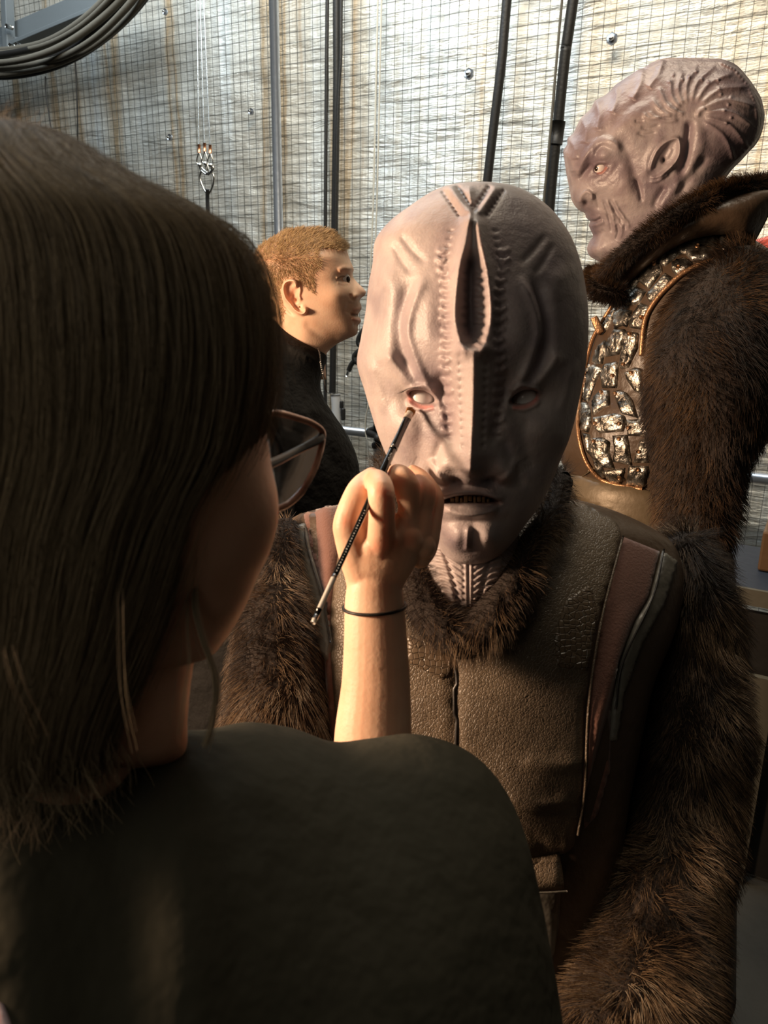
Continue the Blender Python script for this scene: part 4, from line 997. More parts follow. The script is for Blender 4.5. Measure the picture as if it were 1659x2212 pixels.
# palm: a slab widening from the wrist to the knuckles
def slab(a, b, ra, rb, th, n=14):
    out = []
    return out
palm = [(809, 1345, .600, .014), (809, 1310, .598, .0195), (809, 1272, .597, .0215), (812, 1235, .596, .026), (818, 1205, .595, .029), (826, 1178, .597, .0300), (834, 1150, .602, .027)]
pp_ = np.array(palm); pr.append(tube(PL(pp_[:, :3]), list(pp_[:, 3]), 28, n=36, flat=(.62, FW), ends=.5))
# metacarpal heads
for (x, y, z, r) in [(808, 1182, .586, .0115), (846, 1170, .588, .0115), (884, 1168, .592, .0108), (914, 1182, .600, .0100)]:
    pr.append(ball(P(x, y, z), r, 16, 12))
def finger(pts, r): return tube(PL(pts), r, 18, n=40, ends=.9)
pr.append(finger([(812, 1205, .590), (822, 1175, .583), (825, 1110, .572), (823, 1062, .568), (816, 1041, .584), (806, 1036, .602), (800, 1030, .615)], [.0108, .0110, .0101, .0102, .0094, .0082, .0068]))      # index
pr.append(finger([(850, 1195, .598), (872, 1168, .595), (884, 1110, .598), (880, 1056, .592), (862, 1032, .597), (844, 1031, .616), (830, 1034, .628)], [.0104, .0104, .0090, .0104, .0106, .0085, .0070]))  # middle
pr.append(finger([(880, 1195, .602), (900, 1165, .600), (913, 1105, .604), (917, 1064, .604), (905, 1048, .614), (886, 1046, .630)], [.0098, .0098, .0086, .0090, .0086, .0074]))               # ring
pr.append(finger([(905, 1205, .606), (921, 1180, .607), (935, 1120, .613), (939, 1078, .617), (925, 1048, .627), (907, 1028, .634), (891, 1017, .638)], [.0094, .0092, .0078, .0076, .0068, .0062, .0054]))       # little finger
pr.append(finger([(800, 1265, .600), (778, 1215, .595), (758, 1158, .589), (753, 1128, .587), (770, 1076, .589), (784, 1050, .600), (804, 1029, .611)], [.0160, .0152, .0130, .0118, .0108, .0098, .0076]))  # thumb
pr.append(tube(PL([(785, 1220, .598), (790, 1155, .597), (794, 1110, .597)]), [.013, .0115, .009], 16, ends=.7))
nvH, fsH = blob(None, pr, .0012, 5, None, None, fac=.5)
# bridge arm and head into one body through the shoulder
br = tube(PL([(150, 1600, .40), (150, 1760, .455), (250, 1950, .465), (600, 1960, .47), (850, 1930, .49), (930, 1880, .50)]), [.035, .035, .05, .055, .042, .036], 24, n=40, ends=.5)
tor_pts = np.array([P(250, 1950, .47), P(250, 2200, .48), P(260, 2600, .50)]); to2 = tube(tor_pts, [.05, .06, .06], 24, ends=.4)
vb, fb = join([(nvH, fsH), (vM, fM), orient(*br), orient(*to2)])
def skincols(v):
    x, y = project(v); pcx = np.ones((len(v), 3))
    for (a, b, r) in [(826, 1060, 14), (866, 1040, 14), (908, 1052, 13), (932, 1060, 12), (800, 1030, 16), (741, 1125, 16), (890, 1018, 9), (815, 1182, 16), (850, 1172, 14), (884, 1168, 13)]:
        pcx = paint(pcx, .6*bmp(x, y, a, b, r, r, 1), (1.05, .62, .56))
    pcx = paint(pcx, .9*bmp(x, y, 822, 1445, 3, 3, 1), (.45, .3, .25))
    pcx = paint(pcx, .45*sstep(700-x, 0, 60), (.92, .66, .62))
    return pcx
mesh('body', vb, fb, MSKIN, art, cols=skincols(vb))
# fingernails
def nail(px, py, z, r, sx, sy, d):
    v, f = ball(P(px, py, z), (sx, sy, .0012), 12, 8, [RT, UP, -FW]); return v, f
# hair tie on the wrist
th = np.linspace(0, 2*math.pi, 49)[:-1]; c0 = P(809, 1304, .598)
ringp = [c0+RT*math.cos(a)*.0243+FW*math.sin(a)*.0222+UP*(-.0022+.0035*math.sin(a)+.001*math.cos(a)) for a in np.r_[th, th[:1]]]
ht = mesh('hair_tie', *tube(np.array(ringp), .0013, 8, n=49, caps=False), MCABLE); tag(ht, 'thin black elastic hair tie round the bare wrist holding the brush', 'hair tie')
ht.location = Vector(ht.location)

# shirt
FH = Frame(500, 1900, .47)
sh = [(-560, 2000, -560, 2300, .03, .03), (-520, 1820, -520, 2700, .07, .06), (-380, 1690, -380, 2900, .09, .08), (-180, 1630, -180, 2900, .095, .09), (0, 1606, 0, 2900, .070, .12), (150, 1602, 150, 2900, .068, .12), (300, 1600, 300, 2900, .072, .11), (420, 1594, 420, 2900, .096, .085), (490, 1578, 490, 2900, .094, .08), (560, 1568, 560, 2900, .092, .075),
      (640, 1588, 640, 2900, .09, .072), (720, 1612, 720, 2900, .088, .07), (790, 1600, 790, 2890, .086, .07), (860, 1588, 860, 2880, .084, .068), (925, 1592, 925, 2870, .08, .066), (985, 1618, 985, 2850, .075, .062), (1040, 1668, 1040, 2830, .068, .058), (1085, 1740, 1085, 2800, .060, .052), (1120, 1830, 1120, 2770, .052, .046), (1152, 1940, 1152, 2730, .042, .04), (1180, 2060, 1180, 2680, .032, .03), (1205, 2210, 1205, 2600, .02, .02), (1216, 2330, 1216, 2500, .008, .008)]
vH2, fH2 = orient(*loft(FH, sh, 200, 110, None, pw=.42, coff=lambda q: .058*np.exp(-((q[:, 0]-130)/330.)**2)))
slv = tube(PL([(980, 1900, .52), (890, 1850, .56), (830, 1770, .582), (812, 1690, .588), (808, 1640, .589)]), [.058, .055, .045, .0400, .0385], 30, n=40, ends=0)
def shirt_build():
    r = blob(None, [(vH2, fH2), orient(*slv)], .006, 10, None, None, fac=.5)
    v, f = r
    x, y = project(v)
    w = vnoise(v*np.array([1, 1, .5]), 22, 3)[:, :1]*.0025
    dn = v-P(400, 2100, .5); dn /= np.linalg.norm(dn, axis=1)[:, None]
    return v+dn*w, f
vSh, fSh = shirt_build()
shirt = mesh('black_shirt', vSh, fSh, MSHIRT, art); treeSh = bvh(vSh, fSh)
v, f = drape([(-40, 2150), (8, 2168), (20, 2200), (34, 2240), (-40, 2260)], treeSh, .0008, 8, 4, z=.4); mesh('shirt_print', v, f, MPINK, shirt)
# hem line of the neck
nk = [P(-140+k*30, 1640-18*math.sin(k/19.*math.pi), .40) for k in range(20)]

# hair: a scalp-hugging mass plus thousands of strands laid along it
FHh = Frame(150, 850, .385)
hm = [(-40, 246, 35, 246, .015, .02), (-120, 262, 90, 262, .038, .04), (-180, 285, 150, 290, .055, .055), (-235, 325, 225, 330, .070, .065), (-285, 380, 300, 383, .082, .075), (-320, 430, 385, 430, .091, .083), (-350, 480, 462, 474, .098, .088), (-368, 530, 532, 520, .102, .092), (-380, 590, 566, 580, .104, .094), (-388, 660, 582, 660, .105, .095),
      (-392, 740, 588, 745, .105, .094), (-392, 820, 588, 820, .103, .09), (-388, 890, 578, 890, .100, .085), (-380, 950, 560, 955, .097, .078), (-372, 1010, 528, 1015, .094, .07), (-362, 1070, 492, 1075, .091, .064), (-352, 1140, 462, 1145, .088, .06), (-342, 1220, 432, 1225, .084, .058), (-330, 1300, 402, 1300, .08, .056), (-315, 1370, 366, 1370, .077, .054), (-300, 1440, 330, 1440, .074, .053), (-280, 1510, 300, 1510, .07, .052), (-255, 1570, 278, 1570, .064, .05), (-220, 1625, 250, 1625, .05, .045), (-150, 1665, 180, 1665, .02, .02)]
hmA = np.array(hm, float)
_k = 1-.105*np.exp(-((hmA[:, 3]-400)/190.)**2)-.04
hmA[:, 2] = 150+(hmA[:, 2]-150)*np.where(hmA[:, 2] > 150, _k, 1); hmA[:, [1, 3]] = 850+(hmA[:, [1, 3]]-850)*np.where(hmA[:, [3]] < 850, (1-.10*np.exp(-((hmA[:, [3]]-330)/260.)**2)), 1)
qh = crom(hmA, 700); Lh = np.r_[0, np.cumsum(np.abs(np.diff(qh[:, 1]))+.3*np.abs(np.diff(qh[:, 2])))]; sh_ = np.linspace(0, Lh[-1], 160)
hq = np.stack([np.interp(sh_, Lh, qh[:, k]) for k in range(6)], 1)
NC = 160
vHr, fHr = loft(FHh, hq, 160, NC//2+1, lambda x, y: 0*x, pw=.45, spacing=np.linspace(0, 1, 160))
mcol = len(vHr)//160; G = vHr.reshape(160, mcol, 3)
cen = G.mean(1, keepdims=True)
inner = G-(G-cen)/np.linalg.norm(G-cen, axis=2, keepdims=True)*.006
vi, fi = orient(inner.reshape(-1, 3), fHr)
hmass = mesh('hair', vi, fi, MHAIRD, art)
def gsample(r, c):
    r = np.clip(r, 0, 158.999); r0 = r.astype(int); fr = (r-r0)[..., None]; c = c % mcol; c0 = c.astype(int); fc = (c-c0)[..., None]
    a = G[r0, c0 % mcol]; b = G[r0, (c0+1) % mcol]; e = G[r0+1, c0 % mcol]; g = G[r0+1, (c0+1) % mcol]
    return (a*(1-fc)+b*fc)*(1-fr)+(e*(1-fc)+g*fc)*fr
def lay_hair(N, r0, r1, K, inset, jit, rad, seed, cmin=None, cmax=None, name='strands', m=MHAIRD):
    g = np.random.default_rng(seed)
    c = g.random(N)*mcol if cmin is None else cmin+g.random(N)*(cmax-cmin)
    e = g.uniform(r1[0], r1[1], N)
    a = g.uniform(*r0, N) if np.ndim(r0) else r0+g.random(N)*30*(g.random(N) < .4)
    t = np.linspace(0, 1, K)[None]
    rr = a[:, None]+(e-a)[:, None]*t
    cl = np.sin(c*.9+3*np.sin(c*.37))*1.6
    cc = c[:, None]+cl[:, None]*t*.8+g.normal(size=(N, 1))*t*2.2+np.sin(t*5+g.random((N, 1))*6.3)*.8
    p = gsample(rr, cc); ce = np.take(cen[:, 0], np.clip(rr.astype(int), 0, 159), axis=0)
    out = (p-ce); out /= np.linalg.norm(out, axis=2, keepdims=True)+1e-9
    ins = g.uniform(inset[0], inset[1], (N, 1))+np.sin(t*7+g.random((N, 1))*6.3)*jit
    return strands(name, p+out*ins[..., None], rad, m, hmass, .5)
lay_hair(26000, 0.0, (118, 158), 22, (-.006, .0012), .0010, .00010, 1)
lay_hair(2500, 0.0, (90, 158), 22, (-.001, .005), .003, .00008, 2, name='flyaway_strands')
lay_hair(6000, (20., 80.), (140, 159), 16, (-.006, .002), .001, .00010, 3)
g = np.random.default_rng(9); Ne = 2600; ce_ = g.random(Ne)*mcol; e0 = gsample(g.uniform(138, 156, Ne), ce_); cl_ = np.sin(ce_*1.3)[:, None]
dn_ = -UP[None]*1.0+RT[None]*(.25*cl_+g.normal(size=(Ne, 1))*.22)+g.normal(size=(Ne, 3))*.08; Le = g.uniform(.006, .028, (Ne, 1, 1)); tt_ = np.linspace(0, 1, 8)[None, :, None]
strands('hair_ends', e0[:, None]+dn_[:, None]*tt_*Le+RT[None, None]*np.sin(tt_*3+ce_[:, None, None])*.004*tt_, .0001, MHAIRD, hmass, .6)
# short broken hairs fuzzing the crown outline
tt, nn = sample(vi, fi, 3500, lambda c: (project(c)[1] < 620).astype(float))
nn = np.where(((nn*(tt-P(150, 850, .385))).sum(1) < 0)[:, None], -nn, nn)
d = nn*.5+RT*.6-UP*.2+rng.normal(size=tt.shape)*.4; d /= np.linalg.norm(d, axis=1)[:, None]
strands('crown_fuzz', tt[:, None]+d[:, None]*(np.linspace(0, 1, 4)[None, :, None]*(.006+.012*rng.random(len(tt)))[:, None, None]), .00007, MHAIRD, hmass, .6)
# loose lock in front of the neck
def lock(pts, n, spread, rad=.0001, seed=0, z=.37):
    g = np.random.default_rng(seed); c = PL(crom([(a, b, z if len(q) == 2 else q[2]) for q in pts for a, b in [q[:2]]], 20))
    o = g.normal(size=(n, 1, 3))*spread*np.linspace(.5, 1, 20)[None, :, None]**.5
    o2 = o+vnoise((c[None]+o).reshape(-1, 3), 30, seed).reshape(n, 20, 3)*spread*.8
    return c[None]+o2
lk_ = [lock([(420, 1230), (418, 1300), (436, 1380), (458, 1450), (462, 1510), (452, 1570), (440, 1606)], 60, .0013, seed=1), lock([(400, 1280), (404, 1360), (412, 1430), (404, 1500), (395, 1590)], 8, .0026, seed=2),
       lock([(268, 1300), (268, 1400), (272, 1500), (292, 1600)], 4, .003, seed=4, z=.30), lock([(10, 1400, .28), (30, 1480, .28), (60, 1540, .29), (90, 1600, .30)], 4, .002, seed=5), lock([(565, 640), (585, 760), (597, 850), (600, 930)], 10, .0016, seed=6), lock([(600, 700, .37), (625, 760, .37), (640, 830, .37)], 5, .002, seed=7)]
strands('loose_lock', np.vstack(lk_), .00010, MHAIRD, hmass, .4)

# glasses
rim2 = [(576, 897, .436), (600, 893, .440), (640, 903, .452), (672, 914, .462), (694, 930, .470), (696, 950, .470), (688, 985, .466), (676, 1018, .461), (655, 1056, .454), (628, 1084, .446), (600, 1098, .438), (575, 1092, .430), (552, 1060, .424), (540, 1000, .421), (544, 940, .424), (560, 906, .430), (576, 897, .436)]
rp = PL(rim2)
gl = mesh('glasses', *tube(rp, .0021, 10, n=100, caps=False), MRIM, art); gl['label'] = 'rose-brown rimmed glasses worn on the face'
c = rp[:-1].mean(0); dense = crom(rp, 90)[:-1]
lv = np.vstack([dense, [c]]); nrm = np.cross(dense[0]-c, dense[20]-c); nrm /= np.linalg.norm(nrm); N0 = len(lv)
lv = np.vstack([lv+nrm*.0006, lv-nrm*.0006]); lf = [(i, (i+1) % 89, 89) for i in range(89)]+[(N0+(i+1) % 89, N0+i, N0+89) for i in range(89)]+[(i, N0+i, N0+(i+1) % 89, (i+1) % 89) for i in range(89)]
mesh('lens', lv, lf, MGLASS, gl)
tm = PL([(694, 944, .470), (684, 952, .464), (640, 975, .445), (600, 995, .425), (550, 1015, .402), (500, 1030, .385), (430, 1040, .36), (360, 1070, .345)])
mesh('temple', *tube(tm, [.0030, .0028, .0024, .0026, .0030, .003, .003, .003], 10, n=50, flat=(.5, -FW)), MTEMP, gl)
mesh('hinge', *ball(P(692, 945, .469), (.003, .003, .002), 10, 8), MZINC, gl)
pm = P(330, 1900, .44); legs(art, float(pm[0])-.02, float(pm[1])-.06, .92, .09, MTROUS, (0, 1), .14)

# ------------------------------------------------------------------ paint brush held in the hand
ht_, nt = cast(treeA, 893, 877)
tip = ht_+FA.w*.003
zt = float((tip-CAM)@FW)
g1 = P(815, 1034, .600); end = P(676, 1346, .505)
a1 = P(885, 893, zt-.006)
brush = empty('makeup_brush', tuple(end), 'slim black and silver makeup brush touching the skin below the masked eye', 'brush')
zz = lambda px, py, t: P(px, py, zt-.006+(.505-(zt-.006))*t)
def bpt(t): # straight line in space
    return a1+(end-a1)*t
hl, hr = [], []
mesh('handle', *tube(np.array([bpt(t) for t in (.20, .32, .5, .66, .82)]), [.0030, .0031, .0025, .0021, .0020], 16, n=40), MBRUSHB, brush)
mesh('silver_handle_end', *tube(np.array([bpt(t) for t in (.81, .88, .95, 1.0)]), [.00200, .0019, .0018, .0017], 16, n=30), MBRUSHS, brush)
mesh('end_band', *tube(np.array([bpt(t) for t in (.945, .985)]), [.00185, .00180], 16), MBRUSHB, brush)
mesh('ferrule', *tube(np.array([bpt(t) for t in (0., .06, .12, .205)]), [.0030, .0031, .0030, .0034], 16, n=20, flat=(.6, FW)), MBRUSHB, brush)
mesh('ferrule_band', *tube(np.array([bpt(t) for t in (.0, .035)]), [.0034, .0034], 16, flat=(.62, FW)), MBRUSHS, brush)
g = np.random.default_rng(4); N = 420; b0 = bpt(0.01); dr = (a1-end)/np.linalg.norm(a1-end); sd = np.cross(dr, FW); sd /= np.linalg.norm(sd); fwd = np.cross(dr, sd)
off = sd*(g.uniform(-1, 1, (N, 1))*.0034)+fwd*(g.uniform(-1, 1, (N, 1))*.0014)
Lb = .0085*(1-.2*np.abs((off@sd)/.0028))[:, None, None]
strands('bristles', (b0+off)[:, None]+(dr[None, None]*Lb+off[:, None]*.15)*np.linspace(0, 1, 4)[None, :, None], .00012, MBRIST, brush, .3)
# worn, unreadable pale printing along the handle
def marks(t0, t1, n, R0_, R1_, seed):
    g = np.random.default_rng(seed); X = (a1-end)/np.linalg.norm(a1-end); Z = -FW-((-FW)@X)*X; Z /= np.linalg.norm(Z); Y = np.cross(Z, X); ps = []
    for k in range(n):
        t = t0+(t1-t0)*(k+.5)/n; R = R0_+(R1_-R0_)*(k+.5)/n; h = .0010*g.uniform(.6, 1.2); w_ = .00040*g.uniform(.6, 1.6); c = bpt(t)
        yy = g.uniform(-.0003, .0003); y2 = yy+h*g.choice([-1, 1])*.5
        q = [c+X*w_*sx+Y*yv+Z*math.sqrt(max(R*R-yv*yv, 0))*1.0+Z*(.00012 if dz else -.0003) for dz in (0, 1) for sx in (-1, 1) for yv in (yy-h/2, yy+h/2)]
        ps.append((np.array(q), [(0, 1, 3, 2), (4, 6, 7, 5), (0, 4, 5, 1), (2, 3, 7, 6), (0, 2, 6, 4), (1, 5, 7, 3)]))
    mesh('printed_marks', *join(ps), MWHITE, brush, smooth=False)
marks(.235, .275, 5, .0031, .0031, 1); marks(.52, .80, 24, .00245, .0020, 2)
# ================================================================== things on and before the back wall
def wtube(name, pts, r, m, off=.09, seg=12, n=None, label=None, cat=None, group=None, parent=None, wob=0.):
    q = np.array([WX(p[0], p[1], off if len(p) == 2 else p[2]) for p in pts])
    v, f = tube(q, r, seg, n=n or max(2, 8*len(q)))
    if wob: v = v+vnoise(v, 6, 3)*wob
    o = mesh(name, v, f, m, parent)
    if label: tag(o, label, cat, group)
    return o
def wdir(px, py, off):
    return WX(px, py, off)
# vertical scaffold tube, floor to ceiling
a = WX(595, 0, .12); uT, _ = wuv(a)
b = WX(598, 470, .12); uB, _ = wuv(b); uM = (uT+uB)/2
mesh_o = mesh('scaffold_pole', *tube(np.array([WP(uM, 0, .12), WP(uM, 4.58, .12)]), .026, 20), MSTEEL); tag(mesh_o, 'tall upright galvanised steel pole in front of the foil wall', 'pole')
def cable(name, pts, r, lab, cat='cable', grp=None, m=MCABLE, off=.10, top=True, bot=None):
    p = [WX(x, y, off) for x, y in pts]
    d = p[0]-p[1]; d /= np.linalg.norm(d)
    if top: p = [p[0]+d*(4.55-p[0][2])/max(d[2], .3)]+p
    if bot is not None: p = p+[np.array([p[-1][0], p[-1][1], bot])]
    o = mesh(name, *tube(np.array(p), r, 12, n=60), m); return tag(o, lab, cat, grp)
cable('cable', [(707, 0), (705, 200), (703, 460), (702, 700)], .010, 'thin straight black cable hanging just right of the steel pole', bot=.5)
cable('cable', [(727, 0), (727, 200), (723, 480), (719, 800), (718, 850)], .019, 'thicker black cable hanging down into a grey pipe stub', off=.12)
cable('cable', [(737, 0), (736, 120), (732, 190), (728, 300), (725, 470), (722, 700)], .009, 'slim black cable running beside the thicker one into the pipe', off=.15)
cable('cable', [(1095, 0), (1084, 130), (1068, 260), (1054, 380), (1044, 470), (1040, 600)], .022, 'heavy black cable dropping behind the head of the masked person being painted', bot=.4)
cb2 = cable('cable', [(1238, 0), (1222, 110), (1208, 240), (1197, 340), (1187, 450), (1180, 540)], .024, 'heavy black cable with a joint hanging beside a twisted rope', bot=.4, off=.12)
jc = [WX(x, y, .12) for x, y in [(1207, 262), (1200, 312)]]
mesh('cable_joint', *tube(np.array(jc), .031, 14), MCABLE, cb2)
cable('twisted_rope', [(1214, 0), (1204, 110), (1192, 250), (1180, 380), (1172, 470)], .006, 'thin twisted cord hanging close to the heavy jointed cable', cat='rope', m=MCABLG, off=.16, bot=1.)
cable('white_cord', [(816, 0), (812, 180), (807, 400), (803, 520), (800, 600)], .0045, 'leftmost of the two pale cords hanging down the middle of the wall', cat='cord', m=MROPE, off=.10, bot=1.)
cable('white_cord', [(824, 0), (820, 180), (815, 400), (811, 520), (808, 600)], .0045, 'rightmost of the two pale cords hanging down the middle of the wall', cat='cord', m=MROPE, off=.10, bot=1.)
cable('thin_cord', [(98, 165), (99, 200), (108, 262), (118, 330)], .004, 'thin kinked dark cord dangling below the cable bundle at the left', cat='cord', m=MCABLE, off=.2, top=False, bot=1.9)
cable('thin_cord', [(162, 130), (166, 200), (168, 300), (168, 360)], .004, 'thin straight dark cord dangling below the cable bundle near the wire ropes', cat='cord', m=MCABLE, off=.2, top=False, bot=1.9)

# rigging: three wire ropes, copper ferrules, shackles, ring link and a black strap
OFR = .55
rig = empty('rigging_hanger', tuple(WX(447, 470, OFR)), 'three steel wire ropes with copper sleeves and shackles holding a ring and black strap', 'rigging')
S = float((WX(447, 380, OFR)-CAM)@FW)/FPX
for k, (xt, xb, yb) in enumerate([(425, 430, 312), (432, 442, 309), (440, 454, 313)]):
    p0 = WX(xb, yb, OFR); p1 = WX(xt, 0, OFR); d = p1-p0; p2 = p0+d*(4.5-p0[2])/d[2]
    wr = mesh('wire_rope', *tube(np.array([p0, p2]), S*1.25, 8), MZINC, rig)
    q = [WX(xb, yb, OFR), WX(xb+.4, yb+18, OFR)]
    mesh('copper_sleeve', *tube(np.array(q), S*3.3, 12), MCOPP, wr)
    L = [(xb+.5, yb+18), (xb-4, yb+30), (xb-4.5, yb+40), (xb+1, yb+46), (xb+5.5, yb+40), (xb+5, yb+30), (xb+1, yb+18)]
    mesh('thimble', *tube(np.array([WX(x, y, OFR) for x, y in L]), S*1.5, 8, n=40), MZINC, wr)
    mesh('shackle_pin', *ball(WX(xb+1.5, yb+44, OFR+.02), (S*4.6, S*4.6, S*3), 14, 10, [RT, UP, -FW]), MZINC, wr)
    L = [(xb+1, yb+42), (xb+3, yb+54), (444+k*3, yb+64), (449+k*2, yb+62), (xb+7, yb+52), (xb+5, yb+44)]
    mesh('shackle_bow', *tube(np.array([WX(x, y, OFR+.01) for x, y in L]), S*2., 8, n=36), MZINC, wr)
L = [(434, 372), (432, 384), (436, 398), (443, 413), (450, 418), (455, 413), (461, 396), (462, 382), (456, 370), (446, 366), (434, 372)]
mesh('ring_link', *tube(np.array([WX(x, y, OFR) for x, y in L]), S*2.2, 10, n=60, caps=False), MZINC, rig)
mesh('black_strap', *tube(np.array([WX(448, 409, OFR+.01), WX(448, 430, OFR), WX(449, 460, OFR), WX(450, 520, OFR), WX(450, 640, OFR)]), S*5.6, 12, n=30, flat=(.35, WN)), MCABLE, rig)

# washers fastening the foil
for (x, y, r, lab) in [(357, 26, 6.2, 'small dark fixing plate on the foil near the top, left of the three wire ropes'), (543, 241, 6.5, 'small metal fixing washer on the foil just left of the steel pole'),
                  (367, 297, 6.5, 'small dark fixing washer on the foil left of the copper sleeves'), (1013, 160, 12, 'round metal fixing washer on the foil beside the left heavy cable'), (1322, 84, 13, 'metal fixing washer on the foil above the tall masked person')]:
    c = WX(x, y, .06); s = float((c-CAM)@FW)/FPX; t = empty('wall_fixing', tuple(c), lab, 'fixing', 'metal fixings in the foil wall')
    mesh('washer', *tube(np.array([c-WN*.004, c+WN*.006]), s*r, 6 if r > 10 else 16), MSTEEL, t)
    mesh('bolt_head', *tube(np.array([c, c+WN*.02]), [s*r*.48, s*r*.40], 6, ends=.3), MZINC, t)

# grey steel frame and bundle of cables at the upper left
fr = empty('steel_frame', tuple(WX(40, 80, .35)), 'grey painted steel frame with slanting bar in the upper left corner', 'frame')
def bar(name, x0, y0, x1, y1, wpx, o0, parent, th=.04):
    a, b = WX(x0, y0, o0), WX(x1, y1, o0); d = b-a; L = np.linalg.norm(d); d /= L; n = WN-(WN@d)*d; n /= np.linalg.norm(n)
    s = float(((a+b)/2-CAM)@FW)/FPX; o = mesh(name, *box((a+b)/2, (L, wpx*s, th), [d, np.cross(n, d), n]), MGIRD, parent, smooth=False); bevel(o, .004); return o
bar('slanting_bar', -160, 152, 330, -52, 38, .30, fr); bar('bar_flange', -160, 178, 330, -26, 8, .35, fr, .09)
bar('post', 13, -60, 20, 110, 17, .38, fr, .06)
bar('lower_bar', -60, 96, 40, 96, 26, .34, fr, .05)
for (x, y) in [(20, 58), (27, 100), (40, 98)]:
    c = WX(x, y, .42); mesh('bolt', *tube(np.array([c-WN*.02, c+WN*.02]), .014, 6), MZINC, fr)
cab = empty('cable_bundle', tuple(WX(120, 150, .7)), 'sagging bundle of thick dusty dark cables sweeping across the upper left corner', 'cable bundle')
g = np.random.default_rng(12)
base = np.array([(-90, 150), (-20, 162), (60, 158), (140, 138), (215, 95), (285, 30), (345, -50), (400, -140), (440, -330)], float)
for k in range(11):
    t = k/10.; off = np.array([(-t*.55), (-t*.8)])*62*1.0
    pts = base+off*np.array([1.2, 1.0])+g.normal(size=(1, 2))*2.0+np.c_[np.zeros(9), np.sin(np.arange(9)*1.3+k)*3]
    wob = .66+.07*math.sin(k*2.4)
    mesh('cable', *tube(np.array([WX(x, y, wob+.03*math.sin(i+k)) for i, (x, y) in enumerate(pts)]), float(g.uniform(.012, .020)), 10, n=50), MCABLG if k % 4 else MCABLE, cab)

# pipework low on the wall, between the two heads
PO = .20
hp = wuv(WX(765, 932, PO))[1]; uP = wuv(WX(724, 880, PO))[0]
pj = mesh('grey_pipe_stub', *tube(np.array([WX(725, 852, .12), WX(727, 890, .12), WX(728, 960, .12)]), .028, 20), MPVC); tag(pj, 'short grey plastic pipe stub with a cable entering its top', 'pipe')
mesh('pipe_clamp', *join([tube(np.array([WX(741, 884, .14), WX(741, 905, .14)]), .014, 10, ends=.6), tube(np.array([WX(738, 868, .14), WX(738, 880, .14)]), .012, 10, ends=.5)]), MCABLE, pj)
q0, q1 = WP(uP-1.6, hp, PO), WP(3.4, hp, PO)
pr_ = mesh('scaffold_rail', *tube(np.array([q0, q1]), .025, 20), MSTEEL); tag(pr_, 'long horizontal galvanised rail low across the wire mesh', 'rail')
uV = wuv(WX(818, 950, PO+.05))[0]
pv = mesh('scaffold_upright', *tube(np.array([WP(uV, 0, PO+.05), WP(uV, wuv(WX(816, 868, PO+.05))[1], PO+.05)]), .025, 20), MSTEEL); tag(pv, 'short upright galvanised post at the cheek of the painted mask', 'post')
# black rope knotted round the post
def knot(name, cx, cy, s, lab, seed, off=.345):
    g = np.random.default_rng(seed); t = np.linspace(0, 1, 30)
    pts = [(cx+s*(.55*math.sin(9*u+.5)+.25*math.sin(23*u)), cy-s*1.5+3*s*u) for u in t]
    p = np.array([WX(x, y, off+.03*math.sin(11*u)) for (x, y), u in zip(pts, t)])
    o = mesh(name, *tube(p, .019, 10, n=200), MCABLE); tag(o, lab, 'rope'); return o
k1 = knot('black_rope', 812, 935, 19, 'black rope wound and knotted round the short upright post', 3)
k2 = mesh('black_rope', *tube(np.array([WX(x, y, .2) for x, y in [(1036, 560), (960, 585), (880, 630), (815, 680), (782, 720), (775, 740), (784, 752), (772, 762), (766, 772), (772, 782), (784, 776), (782, 764), (790, 770), (785, 785), (800, 800)]]), .017, 10, n=120), MCABLE)
tag(k2, 'black rope coil hanging just behind the pale masked head above the knot', 'rope')
mesh('rope_end', *tube(np.array([WX(x, y, .2) for x, y in [(790, 776), (772, 776), (760, 786), (753, 801)]]), .014, 10, n=24), MCABLE, k2)
mesh('brass_tip', *tube(np.array([WX(753, 801, .2), WX(749, 813, .2)]), .008, 8), MZINC, k2)
st = mesh('hanging_string', *tube(np.array([WX(x, y, .28) for x, y in [(800, 590), (797, 720), (796, 860), (790, 900), (789, 930), (794, 960), (798, 1010)]]), .0035, 6, n=60), MROPE)
tag(st, 'thin loose string hanging beside the knotted black rope', 'string')

# things at the right edge
TZ = 2.25
tb_ = empty('work_table', (float(P(1720, 1200, TZ)[0]), float(P(1720, 1200, TZ)[1]), 0), 'dark table with dull blue top standing behind the fur sleeves', 'table')
c0 = P(1640, 1225, TZ); ht0 = c0[2]
tx = np.array([WE, -WN, [0, 0, 1]]); tc_ = c0+WE*.55-WN*(-.05)
tc_[2] = ht0
o = mesh('table_top', *box(tc_, (1.5, .42, .03), tx), MBLUE, tb_, smooth=False); bevel(o)
o = mesh('edge_strip', *box(tc_+WN*.215-np.array([0, 0, .002]), (1.5, .012, .045), tx), MPALE, tb_, smooth=False)
mesh('front_panel', *box((tc_[0]+WN[0]*.19, tc_[1]+WN[1]*.19, ht0/2-.02), (1.46, .02, ht0-.06), tx), MTABLE, tb_, smooth=False)
for sx in (-.7, .7):
    for sy in (-.17, .17):
        q = tc_+WE*sx+WN*sy; mesh('leg', *box((q[0], q[1], ht0/2), (.045, .045, ht0-.03), tx), MTABLE, tb_, smooth=False)
bx = tc_+WE*-.38-WN*.06; bx[2] = ht0+.075
o = mesh('amber_box', *box(bx, (.34, .2, .115), tx), MAMBER, smooth=False); bevel(o, .006); tag(o, 'dull amber box lying on the blue table top', 'box')
bx = tc_+WE*-.03-WN*.02; bx[2] = ht0+.056
o = mesh('grey_case', *tube(np.array([bx-WE*.12, bx+WE*.14]), .04, 20, ends=.6), MTABLE); tag(o, 'rounded dark grey case lying on the table beside the amber box', 'case')
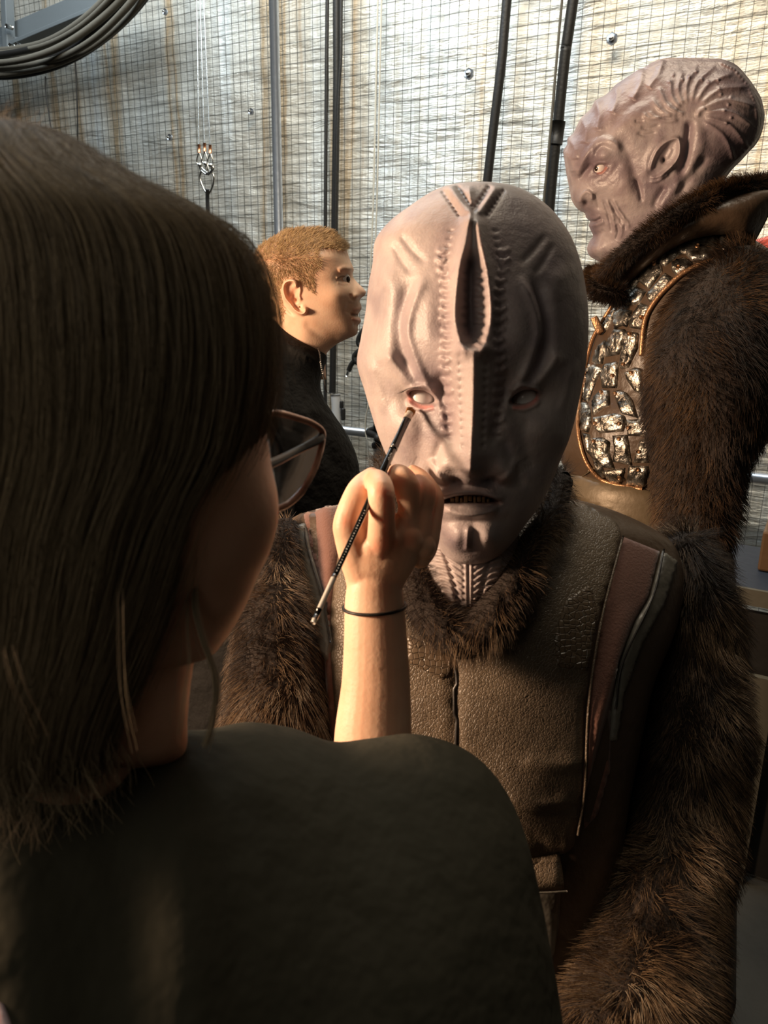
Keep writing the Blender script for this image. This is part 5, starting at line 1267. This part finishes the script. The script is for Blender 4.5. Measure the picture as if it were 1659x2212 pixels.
pb = tc_+WN*.235+WE*(-.50)
o = mesh('pale_board', *box((pb[0], pb[1], .32), (.09, .02, .64), tx), MPALE, smooth=False); tag(o, 'narrow pale board standing upright against the dark table front', 'board')
rd = WX(1668, 600, .5)
o = mesh('red_panel', *box(rd, (.11, .05, .30), [WE*.95+np.array([0, 0, .3]), WN, np.array([0, 0, .95])-WE*.3]), MRED, smooth=False); bevel(o, .01)
tag(o, 'red plastic thing hung on the mesh at the right edge of the wall', 'panel')
# ------------------------------------------------------------------ light
def light(name, kind, loc, energy, col, size=.2, target=None, spot=None, shape=None, sy=None):
    l = bpy.data.lights.new(name, kind); l.energy = energy; l.color = col
    if kind == 'AREA':
        l.size = size
        if sy: l.shape = 'RECTANGLE'; l.size_y = sy
    else: l.shadow_soft_size = size
    if spot: l.spot_size = spot; l.spot_blend = .5
    o = bpy.data.objects.new(name, l); o.location = loc; COL.objects.link(o)
    if target is not None:
        o.rotation_euler = (Vector(target)-Vector(loc)).to_track_quat('-Z', 'Y').to_euler()
    return o
light('work_lamp', 'SPOT', (-1.42, .40, 1.78), 235, (1, .69, .45), .19, (0.0, .75, 1.35), 1.6)
light('wall_flood', 'AREA', tuple(WP(1.3, 4.35, 2.2)), 105, (1, .86, .66), 1.8, tuple(WP(.8, 1.6)), sy=.5)
light('cool_flood', 'AREA', tuple(WP(-.7, 4.3, 1.5)), 120, (.82, .93, 1.0), 2.6, tuple(WP(-1.0, 1.6)), sy=1.2)
light('fill_light', 'AREA', (-.6, -.35, 2.05), 2.1, (1, .92, .74), .7, (-.2, .4, 1.4))  # unseen fill added behind the camera to lift hair and shirt; no real fixture
w = bpy.data.worlds.new('dim_room'); SC.world = w; w.use_nodes = True
w.node_tree.nodes['Background'].inputs[0].default_value = (.5, .5, .45, 1); w.node_tree.nodes['Background'].inputs[1].default_value = .01
SC.view_settings.view_transform = 'Standard'; SC.view_settings.look = 'None'; SC.view_settings.gamma = 1
SC.view_settings.use_curve_mapping = False; SC.view_settings.exposure = 0.0
